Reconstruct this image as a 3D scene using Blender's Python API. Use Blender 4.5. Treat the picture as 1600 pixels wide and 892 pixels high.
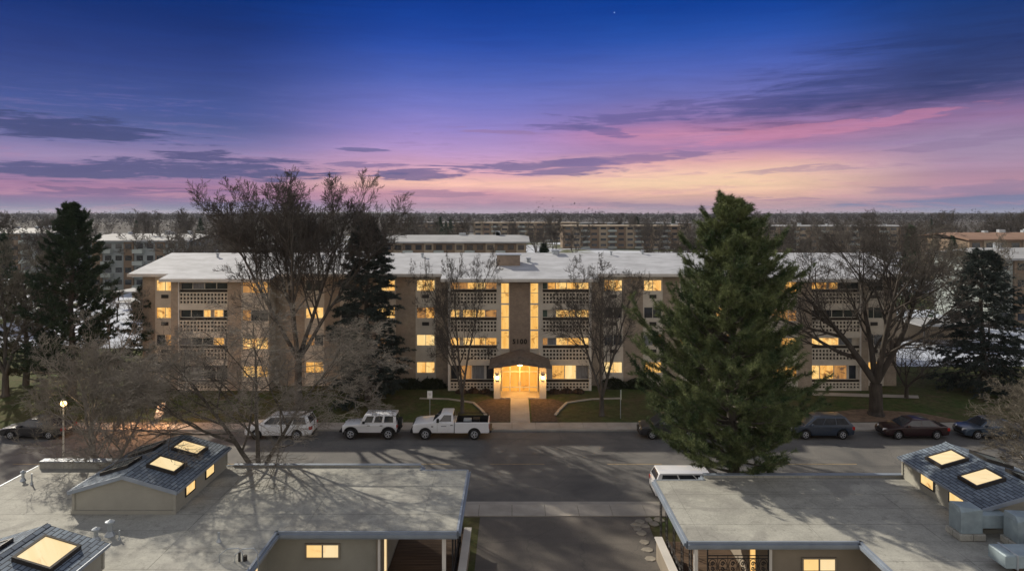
import bpy, math, random
import numpy as np
from mathutils import Vector, Matrix
R = math.radians
scene = bpy.context.scene
for o in list(bpy.data.objects): bpy.data.objects.remove(o)
COL = scene.collection
H = 17.0          # camera height over the street
F = 1067.0        # focal length in photo pixels

# ------------------------------------------------------------------ camera
cam_d = bpy.data.cameras.new('camera'); cam = bpy.data.objects.new('camera', cam_d); COL.objects.link(cam)
cam.location = (0, 0, H); cam.rotation_euler = (R(90), 0, 0)
cam_d.sensor_width = 36; cam_d.lens = 24.0; cam_d.shift_y = -111/1600; cam_d.clip_end = 20000; cam_d.clip_start = 0.2
scene.camera = cam

# ------------------------------------------------------------------ view
scene.view_settings.view_transform = 'Standard'; scene.view_settings.look = 'None'
scene.view_settings.exposure = 0.12; scene.view_settings.gamma = 1.0
AMBIENT = (0.66, 0.62, 0.62)      # unseen sky overhead and behind the viewer; added brightness behind fills the shaded facade
SUN_E, SUN_AZ, SUN_P = 30.0, 43.5, 5.0

def lin(c, k=1.0):
    return tuple(k*((v/255/12.92) if v/255 <= .04045 else ((v/255+.055)/1.055)**2.4) for v in c) + (1,)

# ------------------------------------------------------------------ world
world = bpy.data.worlds.new('World'); scene.world = world; world.use_nodes = True
WN = world.node_tree; WN.nodes.clear()
class X:
    tree = WN
    def __init__(s, v): s.v = v
    def _m(s, op, *o):
        n = X.tree.nodes.new('ShaderNodeMath'); n.operation = op
        for i, a in enumerate((s,)+o):
            a = a.v if isinstance(a, X) else a
            if isinstance(a, (int, float)): n.inputs[i].default_value = a
            else: X.tree.links.new(a, n.inputs[i])
        return X(n.outputs[0])
    def __add__(s, o): return s._m('ADD', o)
    def __sub__(s, o): return s._m('SUBTRACT', o)
    def __mul__(s, o): return s._m('MULTIPLY', o)
    def __truediv__(s, o): return s._m('DIVIDE', o)
def sm(x, a, b, lo=0., hi=1.):
    n = X.tree.nodes.new('ShaderNodeMapRange'); n.interpolation_type = 'SMOOTHSTEP'
    X.tree.links.new(x.v, n.inputs[0])
    for i, v in enumerate((a, b, lo, hi)): n.inputs[i+1].default_value = v
    return X(n.outputs[0])
def mixc(f, a, b, mode='MIX'):
    n = X.tree.nodes.new('ShaderNodeMix'); n.data_type = 'RGBA'; n.blend_type = mode
    def put(v, s):
        if isinstance(v, X): X.tree.links.new(v.v, s)
        elif isinstance(v, (int, float)): s.default_value = v
        else: s.default_value = v
    put(f, n.inputs[0]); put(a, n.inputs[6]); put(b, n.inputs[7])
    return X(n.outputs[2])
def ramp(f, stops, interp='LINEAR'):
    n = X.tree.nodes.new('ShaderNodeValToRGB'); cr = n.color_ramp; cr.interpolation = interp
    while len(cr.elements) < len(stops): cr.elements.new(.5)
    for e, (p, c) in zip(cr.elements, sorted(stops, key=lambda s: s[0])): e.position = p; e.color = c
    X.tree.links.new(f.v, n.inputs[0]); return X(n.outputs[0])
def noise_n(vec, scale, detail=5, rough=.55, dist=0.):
    n = X.tree.nodes.new('ShaderNodeTexNoise'); n.inputs['Scale'].default_value = scale
    n.inputs['Detail'].default_value = detail; n.inputs['Roughness'].default_value = rough; n.inputs['Distortion'].default_value = dist
    X.tree.links.new(vec.v, n.inputs['Vector']); return X(n.outputs['Fac'])
def comb(x, y, z=0.):
    n = X.tree.nodes.new('ShaderNodeCombineXYZ')
    for i, a in enumerate((x, y, z)):
        if isinstance(a, X): X.tree.links.new(a.v, n.inputs[i])
        else: n.inputs[i].default_value = a
    return X(n.outputs[0])
tc = WN.nodes.new('ShaderNodeTexCoord'); sp = WN.nodes.new('ShaderNodeSeparateXYZ'); WN.links.new(tc.outputs['Generated'], sp.inputs[0])
dx, dy, dz = (X(sp.outputs[i]) for i in range(3))
az = dx._m('ARCTAN2', dy); hl = (dx*dx + dy*dy)._m('SQRT'); tt = dz/(hl + 1e-4)
n1 = noise_n(comb(az*3.0, tt*20.0), 1.0, 6, .6, .4)
n2 = noise_n(comb(az*7.0, tt*75.0, 3.3), 1.0, 6, .62, .8)
n4 = noise_n(comb(az*17.0, tt*190.0, 6.1), 1.0, 5, .65, .6)
n3 = noise_n(comb(az*2.2, tt*9.0, 9.1), 1.6, 5, .55, 1.2)
tw = tt + (n1-.5)*.022 + (n2-.5)*.011
def rp(px, stops):
    ca = math.cos(math.atan((px-800)/F))
    return ramp(tw/.33, [(max(0, (335-y)/F*ca/.33), lin(c)) for y, c in stops])
cL = rp(50, [(0,(6,44,120)),(80,(14,52,135)),(150,(34,66,150)),(185,(58,78,150)),(212,(98,98,165)),(240,(150,126,176)),(262,(128,105,160)),(290,(165,108,152)),(306,(128,98,148)),(318,(112,106,150)),(334,(108,110,144))])
cM = rp(700, [(0,(16,54,146)),(70,(32,68,168)),(120,(62,82,182)),(165,(98,98,196)),(205,(136,114,200)),(235,(182,140,202)),(258,(206,150,186)),(274,(228,160,170)),(288,(250,184,160)),(303,(214,140,158)),(318,(168,124,156)),(334,(160,130,164))])
cC = rp(1080, [(0,(14,58,152)),(60,(36,74,172)),(110,(72,86,184)),(150,(96,92,178)),(185,(134,100,170)),(210,(196,122,166)),(235,(166,118,168)),(255,(226,160,160)),(270,(244,190,160)),(288,(243,194,152)),(303,(232,174,146)),(320,(186,142,150)),(334,(166,130,152))])
cR = rp(1550, [(0,(22,52,122)),(70,(26,54,124)),(125,(46,58,122)),(150,(100,80,140)),(180,(146,104,156)),(215,(150,128,168)),(250,(168,136,170)),(285,(180,130,156)),(308,(140,118,156)),(322,(104,114,158)),(334,(100,118,150))])
sky = mixc(sm(az, -.42, -.12), cL, cM)
sky = mixc(sm(az, -.05, .22), sky, cC)
sky = mixc(sm(az, .34, .60), sky, cR)
def cloud(px, py, rx, ry, col, tilt=0., op=.9, soft=.35, nz=1.0):
    global sky
    a0 = math.atan((px-800)/F); ca = math.cos(a0); t0 = (335-py)/F*ca
    ra = rx/F*ca*ca; rt = ry/F*ca
    u = (az-a0)/ra; v = (tw - t0 - (az-a0)*tilt)/rt
    d = u*u + v*v + (n2-.5)*6.5*nz + (n3-.5)*3.5*nz + (n4-.5)*4.0*nz
    m = sm(d, 1.25, soft, 0., op)
    sky = mixc(m, sky, lin(col))
cloud(1490, 95, 470, 82, (27,46,108), .17, .92, -1.0, .35)
cloud(1250, 150, 200, 28, (50,62,136), .2, .6, -.6, .6)
cloud(1010, 178, 150, 18, (84,76,150), .1, .6)
cloud(930, 200, 60, 9, (96,84,156), -.3, .6)
cloud(800, 208, 80, 4, (150,112,172), -.05, .7)
cloud(60, 196, 230, 17, (44,60,122), -.05, .85, .1)
cloud(230, 268, 300, 15, (72,74,132), 0.02, .92, .3)
cloud(395, 252, 110, 9, (68,70,130), 0.0, .9, .3)
cloud(560, 233, 40, 6, (92,88,150), 0.0, .8)
cloud(655, 273, 58, 9, (98,88,146), 0.0, .85)
cloud(560, 258, 60, 5, (108,92,150), 0, .7)
cloud(860, 263, 150, 12, (112,96,152), .0, .85)
cloud(1010, 248, 110, 9, (122,98,156), .05, .7)
cloud(180, 297, 180, 6, (112,84,138), .0, .7)
cloud(690, 305, 60, 5, (150,112,150), .0, .6)
cloud(930, 323, 70, 4, (150,122,150), .0, .7)
cloud(1060, 326, 90, 5, (150,126,156), .0, .7)
cloud(1480, 225, 120, 8, (140,112,156), .1, .5)
cloud(1350, 262, 160, 6, (160,122,160), .05, .5)
cloud(1500, 295, 180, 7, (150,124,160), .03, .5)
cloud(1450, 322, 260, 11, (108,116,160), .0, .85, .3)
cloud(1230, 312, 100, 4, (168,124,150), .0, .6)
cloud(1250, 205, 250, 8, (206,118,160), .10, .55)
cloud(1040, 284, 130, 9, (255,214,160), .0, .3)
low = sm(tt, .19, .10)*sm(n2*.5+n4*.5, .50, .64, 0., .42)
sky = mixc(low, sky, mixc(sm(tt, .02, .12), lin((196,128,150)), lin((128,104,166))))
sky = mixc(1.0, sky, ramp(n2, [(.25, (.86,.86,.90,1)), (.75, (1.12,1.10,1.08,1))]), 'MULTIPLY')
sky = mixc(sm(tt, .10, .30, 0., .8), sky, mixc(1.0, sky, (.42,1.22,1.06,1), 'MULTIPLY'))
hs = WN.nodes.new('ShaderNodeHueSaturation'); WN.links.new(sky.v, hs.inputs['Color']); WN.links.new(sm(tt, .30, .12, 1.0, .84).v, hs.inputs['Saturation']); WN.links.new(sm(tt, .30, .10, .86, .93).v, hs.inputs['Value'])
sky = X(hs.outputs[0])
# one early star
sa, st = math.atan(160/F), 315/F*math.cos(math.atan(160/F))
dd = (az-sa)*(az-sa) + (tt-st)*(tt-st)
sky = mixc(sm(dd, 7e-7, 1e-7), sky, (.9,.9,1,1))
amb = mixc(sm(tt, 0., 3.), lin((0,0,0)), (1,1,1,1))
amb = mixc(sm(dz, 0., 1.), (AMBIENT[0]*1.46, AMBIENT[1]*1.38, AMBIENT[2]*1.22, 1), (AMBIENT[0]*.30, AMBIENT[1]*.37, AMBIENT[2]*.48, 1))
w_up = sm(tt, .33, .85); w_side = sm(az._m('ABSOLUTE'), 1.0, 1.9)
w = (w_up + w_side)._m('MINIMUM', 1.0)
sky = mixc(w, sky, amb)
sky = mixc(sm(tt, -.02, -.10), sky, (.10,.095,.09,1))
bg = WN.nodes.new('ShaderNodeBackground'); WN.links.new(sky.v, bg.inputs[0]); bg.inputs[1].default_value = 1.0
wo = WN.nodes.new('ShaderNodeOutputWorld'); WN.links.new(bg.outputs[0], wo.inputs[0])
world.cycles.sampling_method = 'MANUAL'; world.cycles.sample_map_resolution = 512

# ------------------------------------------------------------------ sun
sd = bpy.data.lights.new('sun', 'SUN'); sun = bpy.data.objects.new('sun', sd); COL.objects.link(sun)
sd.energy = SUN_P; sd.angle = R(0.9); sd.color = (1.0, .90, .74)
trav = Vector((math.sin(R(SUN_AZ))*math.cos(R(SUN_E)), -math.cos(R(SUN_AZ))*math.cos(R(SUN_E)), -math.sin(R(SUN_E))))
sun.rotation_euler = trav.to_track_quat('-Z', 'Y').to_euler(); sun.location = (-40, 60, 60)

# ------------------------------------------------------------------ materials
def mat(name, col, rough=.85, scale=2., amt=.25, bump=0., metal=0., col2=None, detail=6, stretch=(1,1,1), coat=0., spec=.3):
    m = bpy.data.materials.new(name); m.use_nodes = True; t = m.node_tree; X.tree = t
    b = t.nodes['Principled BSDF']; b.inputs['Roughness'].default_value = rough; b.inputs['Metallic'].default_value = metal
    b.inputs['Specular IOR Level'].default_value = spec; b.inputs['Coat Weight'].default_value = coat
    c = tuple(col) + (1,) if len(col) == 3 else col
    tcn = t.nodes.new('ShaderNodeTexCoord'); mp = t.nodes.new('ShaderNodeMapping'); mp.inputs['Scale'].default_value = stretch
    t.links.new(tcn.outputs['Object'], mp.inputs[0]); v = X(mp.outputs[0])
    n = noise_n(v, scale, detail, .6)
    c2 = (tuple(col2)+(1,)) if col2 else tuple(x*(1-amt) for x in c[:3])+(1,)
    c1 = c if col2 else tuple(min(1, x*(1+amt)) for x in c[:3])+(1,)
    cc = ramp(n, [(.32, c2), (.68, c1)])
    t.links.new(cc.v, b.inputs['Base Color'])
    if bump:
        bn = t.nodes.new('ShaderNodeBump'); bn.inputs['Strength'].default_value = bump; bn.inputs['Distance'].default_value = .05
        nn = noise_n(v, scale*6, 4); t.links.new(nn.v, bn.inputs['Height']); t.links.new(bn.outputs[0], b.inputs['Normal'])
    m['v'] = 1
    return m
def tree_of(m): X.tree = m.node_tree; return m.node_tree, m.node_tree.nodes['Principled BSDF']
def objco(t, rot=(0,0,0), scale=(1,1,1)):
    tcn = t.nodes.new('ShaderNodeTexCoord'); mp = t.nodes.new('ShaderNodeMapping')
    mp.inputs['Rotation'].default_value = rot; mp.inputs['Scale'].default_value = scale
    t.links.new(tcn.outputs['Object'], mp.inputs[0]); return X(mp.outputs[0])
def brickmat(name, c1, c2, mortar, sc, rot, bw=.5, rh=.25, msize=.02, rough=.9, bias=0., bump=.4):
    m = bpy.data.materials.new(name); m.use_nodes = True; t, b = tree_of(m)
    v = objco(t, rot)
    bt = t.nodes.new('ShaderNodeTexBrick'); t.links.new(v.v, bt.inputs['Vector'])
    bt.inputs['Color1'].default_value = tuple(c1)+(1,); bt.inputs['Color2'].default_value = tuple(c2)+(1,); bt.inputs['Mortar'].default_value = tuple(mortar)+(1,)
    bt.inputs['Scale'].default_value = sc; bt.inputs['Brick Width'].default_value = bw; bt.inputs['Row Height'].default_value = rh
    bt.inputs['Mortar Size'].default_value = msize; bt.inputs['Bias'].default_value = bias
    n = noise_n(v, .35, 6, .6); n_b = noise_n(v, 3., 4, .6)
    cc = mixc(1.0, X(bt.outputs['Color']), ramp(n, [(.3,(.78,.78,.80,1)),(.7,(1.15,1.13,1.1,1))]), 'MULTIPLY')
    cc = mixc(1.0, cc, ramp(n_b, [(.3,(.88,.88,.88,1)),(.7,(1.1,1.1,1.1,1))]), 'MULTIPLY')
    t.links.new(cc.v, b.inputs['Base Color']); b.inputs['Roughness'].default_value = rough; b.inputs['Specular IOR Level'].default_value = .25
    bn = t.nodes.new('ShaderNodeBump'); bn.inputs['Strength'].default_value = bump; bn.inputs['Distance'].default_value = .02; bn.invert = True
    t.links.new(bt.outputs['Fac'], bn.inputs['Height']); t.links.new(bn.outputs[0], b.inputs['Normal'])
    return m
def litmat(name, ca, cb, cdark, strength, fold=7., seed=0., dark=.35, axis=0):
    m = bpy.data.materials.new(name); m.use_nodes = True; t, b = tree_of(m)
    v = objco(t); s = t.nodes.new('ShaderNodeSeparateXYZ'); t.links.new(v.v, s.inputs[0])
    hx = X(s.outputs[0]) + X(s.outputs[1]); hz = X(s.outputs[2])
    fo = noise_n(comb(hx*fold, hz*.25, seed), 1., 3, .7)
    ro = noise_n(comb(hx*1.1, hz*1.6, seed+4), 1.3, 4, .65, .6)
    c = ramp(fo, [(.32, cb+(1,)), (.62, ca+(1,))])
    c = mixc(sm(ro, .46+.5*(1-dark)*.3, .60+.5*(1-dark)*.3), c, cdark+(1,))
    t.links.new(c.v, b.inputs['Emission Color']); b.inputs['Emission Strength'].default_value = strength
    b.inputs['Base Color'].default_value = (.1,.08,.05,1); b.inputs['Roughness'].default_value = .25
    return m
M = {}
M['brick'] = brickmat('brick', (.375,.31,.245), (.315,.257,.20), (.38,.34,.29), 1., (R(90),0,0), .22, .075, .010)
M['brick_core'] = brickmat('brick_core', (.30,.23,.18), (.26,.195,.15), (.28,.24,.2), 1., (R(90),0,0), .22, .075, .010)
M['stucco'] = mat('stucco', (.57,.525,.455), .9, .8, .12, .15)
M['white'] = mat('white_paint', (.62,.60,.57), .7, 1.2, .1)
M['screen'] = mat('screen_block', (.56,.51,.43), .9, 1.2, .12, .1)
M['snowroof'] = mat('white_membrane', (.39,.405,.44), .8, .5, .2, .05, stretch=(1,1.8,1))
M['fascia'] = mat('fascia', (.55,.53,.50), .7, 1., .1)
M['winframe'] = mat('window_frame', (.55,.52,.46), .6, 2., .1)
M['glassdark'] = mat('dark_glass', (.028,.034,.045), .08, 1.5, .4, spec=.8)
M['curtain'] = mat('grey_curtain', (.20,.21,.23), .9, 5., .3, stretch=(3,1,.3))
M['green_blind'] = mat('green_blind', (.09,.13,.11), .7, 2., .2)
M['litA'] = litmat('lit_a', (1.0,.60,.18), (.74,.31,.05), (.28,.11,.03), .95, 3.4, 0., .55)
M['litB'] = litmat('lit_b', (1.0,.66,.24), (.84,.39,.08), (.34,.14,.03), .98, 2.6, 5., .5)
M['litC'] = litmat('lit_c', (.95,.50,.12), (.62,.26,.05), (.20,.08,.02), .95, 9, 11., .7)
M['litD'] = litmat('lit_d', (1.0,.74,.34), (.96,.54,.16), (.6,.28,.07), .95, 2.2, 17., .3)
M['litroom'] = litmat('lit_room', (.50,.24,.07), (.28,.12,.035), (.09,.05,.03), .9, 4, 23., .8)
M['stairlit'] = litmat('lit_stair', (1.0,.60,.17), (.86,.42,.08), (.50,.22,.04), .92, 2.0, 31., .4)
M['skylight'] = litmat('lit_skylight', (.98,.78,.45), (.90,.64,.30), (.74,.50,.24), .92, .8, 3., .4)
M['entlit'] = litmat('lit_entrance', (1.0,.44,.07), (.80,.29,.035), (.50,.16,.02), .85, 2.0, 8., .3)
M['glassgrey'] = mat('grey_glazing', (.16,.19,.20), .15, 1.5, .2, spec=.8)
M['farroof'] = mat('far_white_roof', (.30,.31,.325), .8, .3, .12)
M['hole_shade'] = mat('painted_hole_shade', (.035,.028,.022), .9, 3., .3)
M['concrete'] = mat('concrete', (.37,.34,.30), .9, .6, .18, .1)
M['kerb'] = mat('kerb_concrete', (.33,.31,.28), .9, .8, .15, .1)
M['darkmetal'] = mat('dark_metal', (.045,.042,.04), .5, 3., .2, metal=.4)
M['metal'] = mat('galvanised', (.38,.42,.46), .45, 1.5, .15, metal=.5)
M['duct'] = mat('painted_duct', (.27,.34,.38), .5, 1.2, .22, metal=.15)
M['iron'] = mat('wrought_iron', (.02,.02,.022), .6, 3., .2)
M['rubber'] = mat('rubber', (.02,.02,.02), .9, 3., .2)
M['rim'] = mat('rim', (.42,.43,.45), .35, 3., .1, metal=.6)
M['headlamp'] = mat('headlamp', (.7,.72,.75), .15, 3., .05, spec=.8)
M['taillamp'] = mat('taillamp', (.35,.02,.015), .2, 3., .1)
M['bark'] = mat('bark', (.085,.076,.067), .95, 3., .4, .5, stretch=(1,1,.3))
M['bark_dark'] = mat('bark_dark', (.055,.047,.040), .95, 3., .4, .5, stretch=(1,1,.3))
M['bark_pale'] = mat('bark_pale', (.25,.225,.20), .95, 2., .3, .4, stretch=(1,1,.3))
M['twig'] = mat('twig', (.115,.103,.09), .95, 1.2, .3)
M['twig_dark'] = mat('twig_dark', (.070,.062,.056), .95, 1.2, .3)
M['twig_pale'] = mat('twig_pale', (.19,.172,.15), .95, 1.2, .3)
M['siding'] = mat('siding_grey', (.30,.295,.26), .75, .7, .10, .05)
M['siding_warm'] = mat('siding_warm', (.27,.235,.19), .75, .7, .10, .05)
M['gutter'] = mat('gutter', (.24,.28,.34), .5, 1., .12, metal=.2)
M['wood'] = mat('deck_board', (.10,.065,.042), .75, 2., .35, stretch=(.3,4,1))
M['mulch'] = mat('mulch', (.085,.06,.045), 1., 4., .5, .6)
M['hedge'] = mat('hedge', (.025,.032,.016), .9, 3., .4)
M['flag'] = mat('flagstone', (.27,.245,.205), .9, 2., .2, .2)
M['yellow'] = mat('road_yellow', (.26,.20,.12), .85, 3., .25)
M['black'] = mat('black_plastic', (.015,.015,.016), .6, 3., .2)
M['signwhite'] = mat('sign_white', (.75,.75,.74), .5, 3., .05)
M['signback'] = mat('sign_back', (.55,.62,.50), .5, 3., .05)
M['red'] = mat('red', (.4,.03,.02), .4)
M['canopy'] = mat('canopy_shingle', (.16,.13,.11), .9, 3., .3, .3)
M['snow'] = mat('snow', (.40,.44,.52), .9, .35, .25, .2)
M['numeral'] = mat('numeral', (.02,.015,.012), .6)
def paint(name, col, rough=.3, metal=0.): 
    return mat(name, col, rough, .8, .06, 0., metal, coat=.6, spec=.5)
M['pwhite'] = paint('paint_white', (.70,.72,.76)); M['pnavy'] = paint('paint_navy', (.030,.045,.075), .28, .3)
M['pred'] = paint('paint_dark_red', (.022,.006,.008), .28, .2); M['pblue'] = paint('paint_slate', (.05,.075,.115), .28, .3)
M['pdark'] = paint('paint_charcoal', (.03,.03,.034), .28, .2)

def roadmat(name, c1, c2, cstain, sc=.35, cracks=True):
    m = bpy.data.materials.new(name); m.use_nodes = True; t, b = tree_of(m); v = objco(t)
    n = noise_n(v, sc, 6, .6, .5); nf = noise_n(v, 14., 3, .6)
    vs = objco(t, (0,0,0), (.12,1.2,1)); ns = noise_n(vs, .8, 5, .6)
    c = ramp(n, [(.3, c1+(1,)), (.7, c2+(1,))])
    c = mixc(sm(ns, .52, .72, 0., .6), c, cstain+(1,))
    c = mixc(1., c, ramp(nf, [(.3,(.85,.85,.85,1)),(.7,(1.13,1.13,1.13,1))]), 'MULTIPLY')
    if cracks:
        vo = t.nodes.new('ShaderNodeTexVoronoi'); vo.feature = 'DISTANCE_TO_EDGE'; vo.inputs['Scale'].default_value = .22
        wv = noise_n(v, .9, 5, .7)
        cv = t.nodes.new('ShaderNodeVectorMath'); cv.operation = 'ADD'
        t.links.new(v.v, cv.inputs[0]); t.links.new(comb(wv*1.6, wv*1.2).v, cv.inputs[1]); t.links.new(cv.outputs[0], vo.inputs['Vector'])
        c = mixc(sm(X(vo.outputs['Distance']), .010, .003, 0., .28), c, (.05,.05,.05,1))
    t.links.new(c.v, b.inputs['Base Color']); b.inputs['Roughness'].default_value = .85; b.inputs['Specular IOR Level'].default_value = .25
    bn = t.nodes.new('ShaderNodeBump'); bn.inputs['Strength'].default_value = .25; bn.inputs['Distance'].default_value = .02
    t.links.new(nf.v, bn.inputs['Height']); t.links.new(bn.outputs[0], b.inputs['Normal'])
    return m
M['asphalt'] = roadmat('asphalt', (.088,.088,.090), (.165,.158,.148), (.075,.075,.077))
M['drive'] = roadmat('driveway_asphalt', (.10,.092,.084), (.17,.15,.132), (.085,.078,.072), .3)
M['roofmem'] = roadmat('roof_membrane', (.275,.275,.25), (.385,.385,.35), (.235,.235,.215), .5, False)

def roof_seams(m):
    t, b = tree_of(m); src = b.inputs['Base Color'].links[0].from_socket
    v = objco(t, (0,0,0)); bt = t.nodes.new('ShaderNodeTexBrick'); t.links.new(v.v, bt.inputs['Vector'])
    bt.inputs['Color1'].default_value = bt.inputs['Color2'].default_value = (1,1,1,1); bt.inputs['Mortar'].default_value = (.62,.62,.62,1)
    bt.inputs['Scale'].default_value = 1.; bt.inputs['Brick Width'].default_value = 30.; bt.inputs['Row Height'].default_value = 1.6; bt.inputs['Mortar Size'].default_value = .018
    c = mixc(1., X(src), X(bt.outputs['Color']), 'MULTIPLY')
    bt2 = t.nodes.new('ShaderNodeTexBrick'); v2 = objco(t, (0,0,R(90))); t.links.new(v2.v, bt2.inputs['Vector'])
    bt2.inputs['Color1'].default_value = bt2.inputs['Color2'].default_value = (1,1,1,1); bt2.inputs['Mortar'].default_value = (.72,.72,.72,1)
    bt2.inputs['Scale'].default_value = 1.; bt2.inputs['Brick Width'].default_value = 7.; bt2.inputs['Row Height'].default_value = 5.; bt2.inputs['Mortar Size'].default_value = .014
    c = mixc(1., c, X(bt2.outputs['Color']), 'MULTIPLY')
    ng = noise_n(v, 1.1, 8, .72, 2.0); c = mixc(sm(ng, .50, .68, 0., .40), c, (.46,.45,.40,1)); c = mixc(sm(ng, .46, .34, 0., .45), c, (.15,.145,.13,1))
    n = noise_n(v, .22, 4, .5, 1.5); c = mixc(sm(n, .52, .60, 0., .35), c, (.16,.155,.15,1))
    t.links.new(c.v, b.inputs['Base Color'])
roof_seams(M['roofmem'])

M['shingle'] = brickmat('shingle', (.20,.25,.31), (.12,.15,.195), (.04,.05,.065), 1., (0,0,R(90)), .55, .17, .02, .9, 0., .6)

def groundmat():
    m = bpy.data.materials.new('ground_grass'); m.use_nodes = True; t, b = tree_of(m); v = objco(t)
    n = noise_n(v, .22, 6, .65, .8); nf = noise_n(v, 2.2, 6, .75); nb = noise_n(v, .6, 6, .68)
    c = ramp(n, [(.35,(.088,.080,.038,1)),(.65,(.055,.082,.026,1))])
    c = mixc(sm(nb, .50, .66, 0., .7), c, (.115,.085,.055,1))
    c = mixc(1., c, ramp(nf, [(.3,(.65,.65,.65,1)),(.7,(1.35,1.35,1.35,1))]), 'MULTIPLY')
    s = t.nodes.new('ShaderNodeSeparateXYZ'); t.links.new(v.v, s.inputs[0])
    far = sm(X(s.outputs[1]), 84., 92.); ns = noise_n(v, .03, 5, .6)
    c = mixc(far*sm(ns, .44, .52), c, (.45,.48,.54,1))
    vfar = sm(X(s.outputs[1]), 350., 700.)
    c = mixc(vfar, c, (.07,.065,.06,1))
    t.links.new(c.v, b.inputs['Base Color']); b.inputs['Roughness'].default_value = 1.; b.inputs['Specular IOR Level'].default_value = .1
    bn = t.nodes.new('ShaderNodeBump'); bn.inputs['Strength'].default_value = .6; bn.inputs['Distance'].default_value = .08
    t.links.new(nf.v, bn.inputs['Height']); t.links.new(bn.outputs[0], b.inputs['Normal'])
    return m
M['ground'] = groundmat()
def leafmat(name, ca, cb, sc=.9):
    m = bpy.data.materials.new(name); m.use_nodes = True; t, b = tree_of(m); v = objco(t)
    n = noise_n(v, sc, 3, .6); n2_ = noise_n(v, 9., 2, .5)
    c = ramp(n, [(.36, ca+(1,)), (.64, cb+(1,))])
    c = mixc(1., c, ramp(n2_, [(.3,(.6,.6,.6,1)),(.7,(1.45,1.45,1.4,1))]), 'MULTIPLY')
    t.links.new(c.v, b.inputs['Base Color']); b.inputs['Roughness'].default_value = .8; b.inputs['Specular IOR Level'].default_value = .2
    return m
M['pine'] = leafmat('pine_needles', (.034,.060,.027), (.165,.195,.088))
M['spruce'] = leafmat('spruce_needles', (.018,.036,.024), (.040,.062,.036))
M['bluespruce'] = leafmat('blue_spruce_needles', (.028,.040,.038), (.060,.075,.070))
M['cedar'] = leafmat('olive_needles', (.055,.060,.032), (.10,.10,.055))
M['litter'] = mat('needle_litter', (.16,.11,.075), 1., 2., .35, .5)

# ------------------------------------------------------------------ mesh helpers
LOC = {}
def rootof(o):
    while o.parent: o = o.parent
    return o
def tag(o, label=None, cat=None, group=None, kind=None):
    if label: o['label'] = label
    if cat: o['category'] = cat
    if group: o['group'] = group
    if kind: o['kind'] = kind
    return o
def empty(name, loc, label, cat, group=None, rz=0):
    o = bpy.data.objects.new(name, None); COL.objects.link(o); o.location = loc; o.rotation_euler = (0,0,rz); o.empty_display_size = .3
    return tag(o, label, cat, group)
class MB:
    def __init__(s): s.V = []; s.Fc = []
    def add(s, vs, fs):
        b = len(s.V); s.V += [tuple(v) for v in vs]; s.Fc += [tuple(b+i for i in f) for f in fs]; return s
    def box(s, x0, x1, y0, y1, z0, z1):
        return s.add([(x0,y0,z0),(x1,y0,z0),(x1,y1,z0),(x0,y1,z0),(x0,y0,z1),(x1,y0,z1),(x1,y1,z1),(x0,y1,z1)],
            [(3,2,1,0),(4,5,6,7),(0,1,5,4),(1,2,6,5),(2,3,7,6),(3,0,4,7)])
    def prism(s, pts, axis, a0, a1):
        # pts: 2D polygon (ccw); axis: 'x','y','z' extrusion axis
        n = len(pts)
        def mk(p, a):
            return {'y': (p[0], a, p[1]), 'x': (a, p[0], p[1]), 'z': (p[0], p[1], a)}[axis]
        vs = [mk(p, a0) for p in pts] + [mk(p, a1) for p in pts]
        fs = [tuple(range(n))[::-1] if axis != 'y' else tuple(range(n)), tuple(range(n, 2*n)) if axis != 'y' else tuple(range(n, 2*n))[::-1]]
        for i in range(n):
            j = (i+1) % n
            fs.append((i, j, n+j, n+i) if axis != 'y' else (j, i, n+i, n+j))
        return s.add(vs, fs)
    def hexa(s, p):   # 8 points like box order
        return s.add(p, [(3,2,1,0),(4,5,6,7),(0,1,5,4),(1,2,6,5),(2,3,7,6),(3,0,4,7)])
    def tube(s, pts, r, n=8, cap=True):
        rs = r if isinstance(r, (list, tuple)) else [r]*len(pts)
        pts = [Vector(p) for p in pts]; rings = []
        for i, p in enumerate(pts):
            d = (pts[min(i+1, len(pts)-1)] - pts[max(i-1, 0)]).normalized()
            a = Vector((0,0,1)) if abs(d.z) < .9 else Vector((1,0,0))
            u = d.cross(a).normalized(); w_ = d.cross(u)
            rings.append([p + (u*math.cos(2*math.pi*k/n) + w_*math.sin(2*math.pi*k/n))*rs[i] for k in range(n)])
        vs = [v for rg in rings for v in rg]; fs = []
        for i in range(len(pts)-1):
            for k in range(n):
                k2 = (k+1) % n; fs.append((i*n+k, i*n+k2, (i+1)*n+k2, (i+1)*n+k))
        if cap: fs.append(tuple(range(n))[::-1]); fs.append(tuple((len(pts)-1)*n+k for k in range(n)))
        return s.add(vs, fs)
    def build(s, name, m, parent=None, world=False, bevel=0., smooth=False, seg=1):
        V = s.V
        if world and parent is not None:
            L = rootof(parent).location; V = [(v[0]-L.x, v[1]-L.y, v[2]-L.z) for v in V]
        me = bpy.data.meshes.new(name); me.from_pydata(V, [], s.Fc); me.update()
        if m: me.materials.append(M[m] if isinstance(m, str) else m)
        o = bpy.data.objects.new(name, me); COL.objects.link(o)
        if parent is not None: o.parent = parent
        if smooth: me.polygons.foreach_set('use_smooth', [True]*len(me.polygons))
        if bevel:
            md = o.modifiers.new('bevel', 'BEVEL'); md.width = bevel; md.segments = seg; md.limit_method = 'ANGLE'; md.angle_limit = R(35)
        return o
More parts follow.
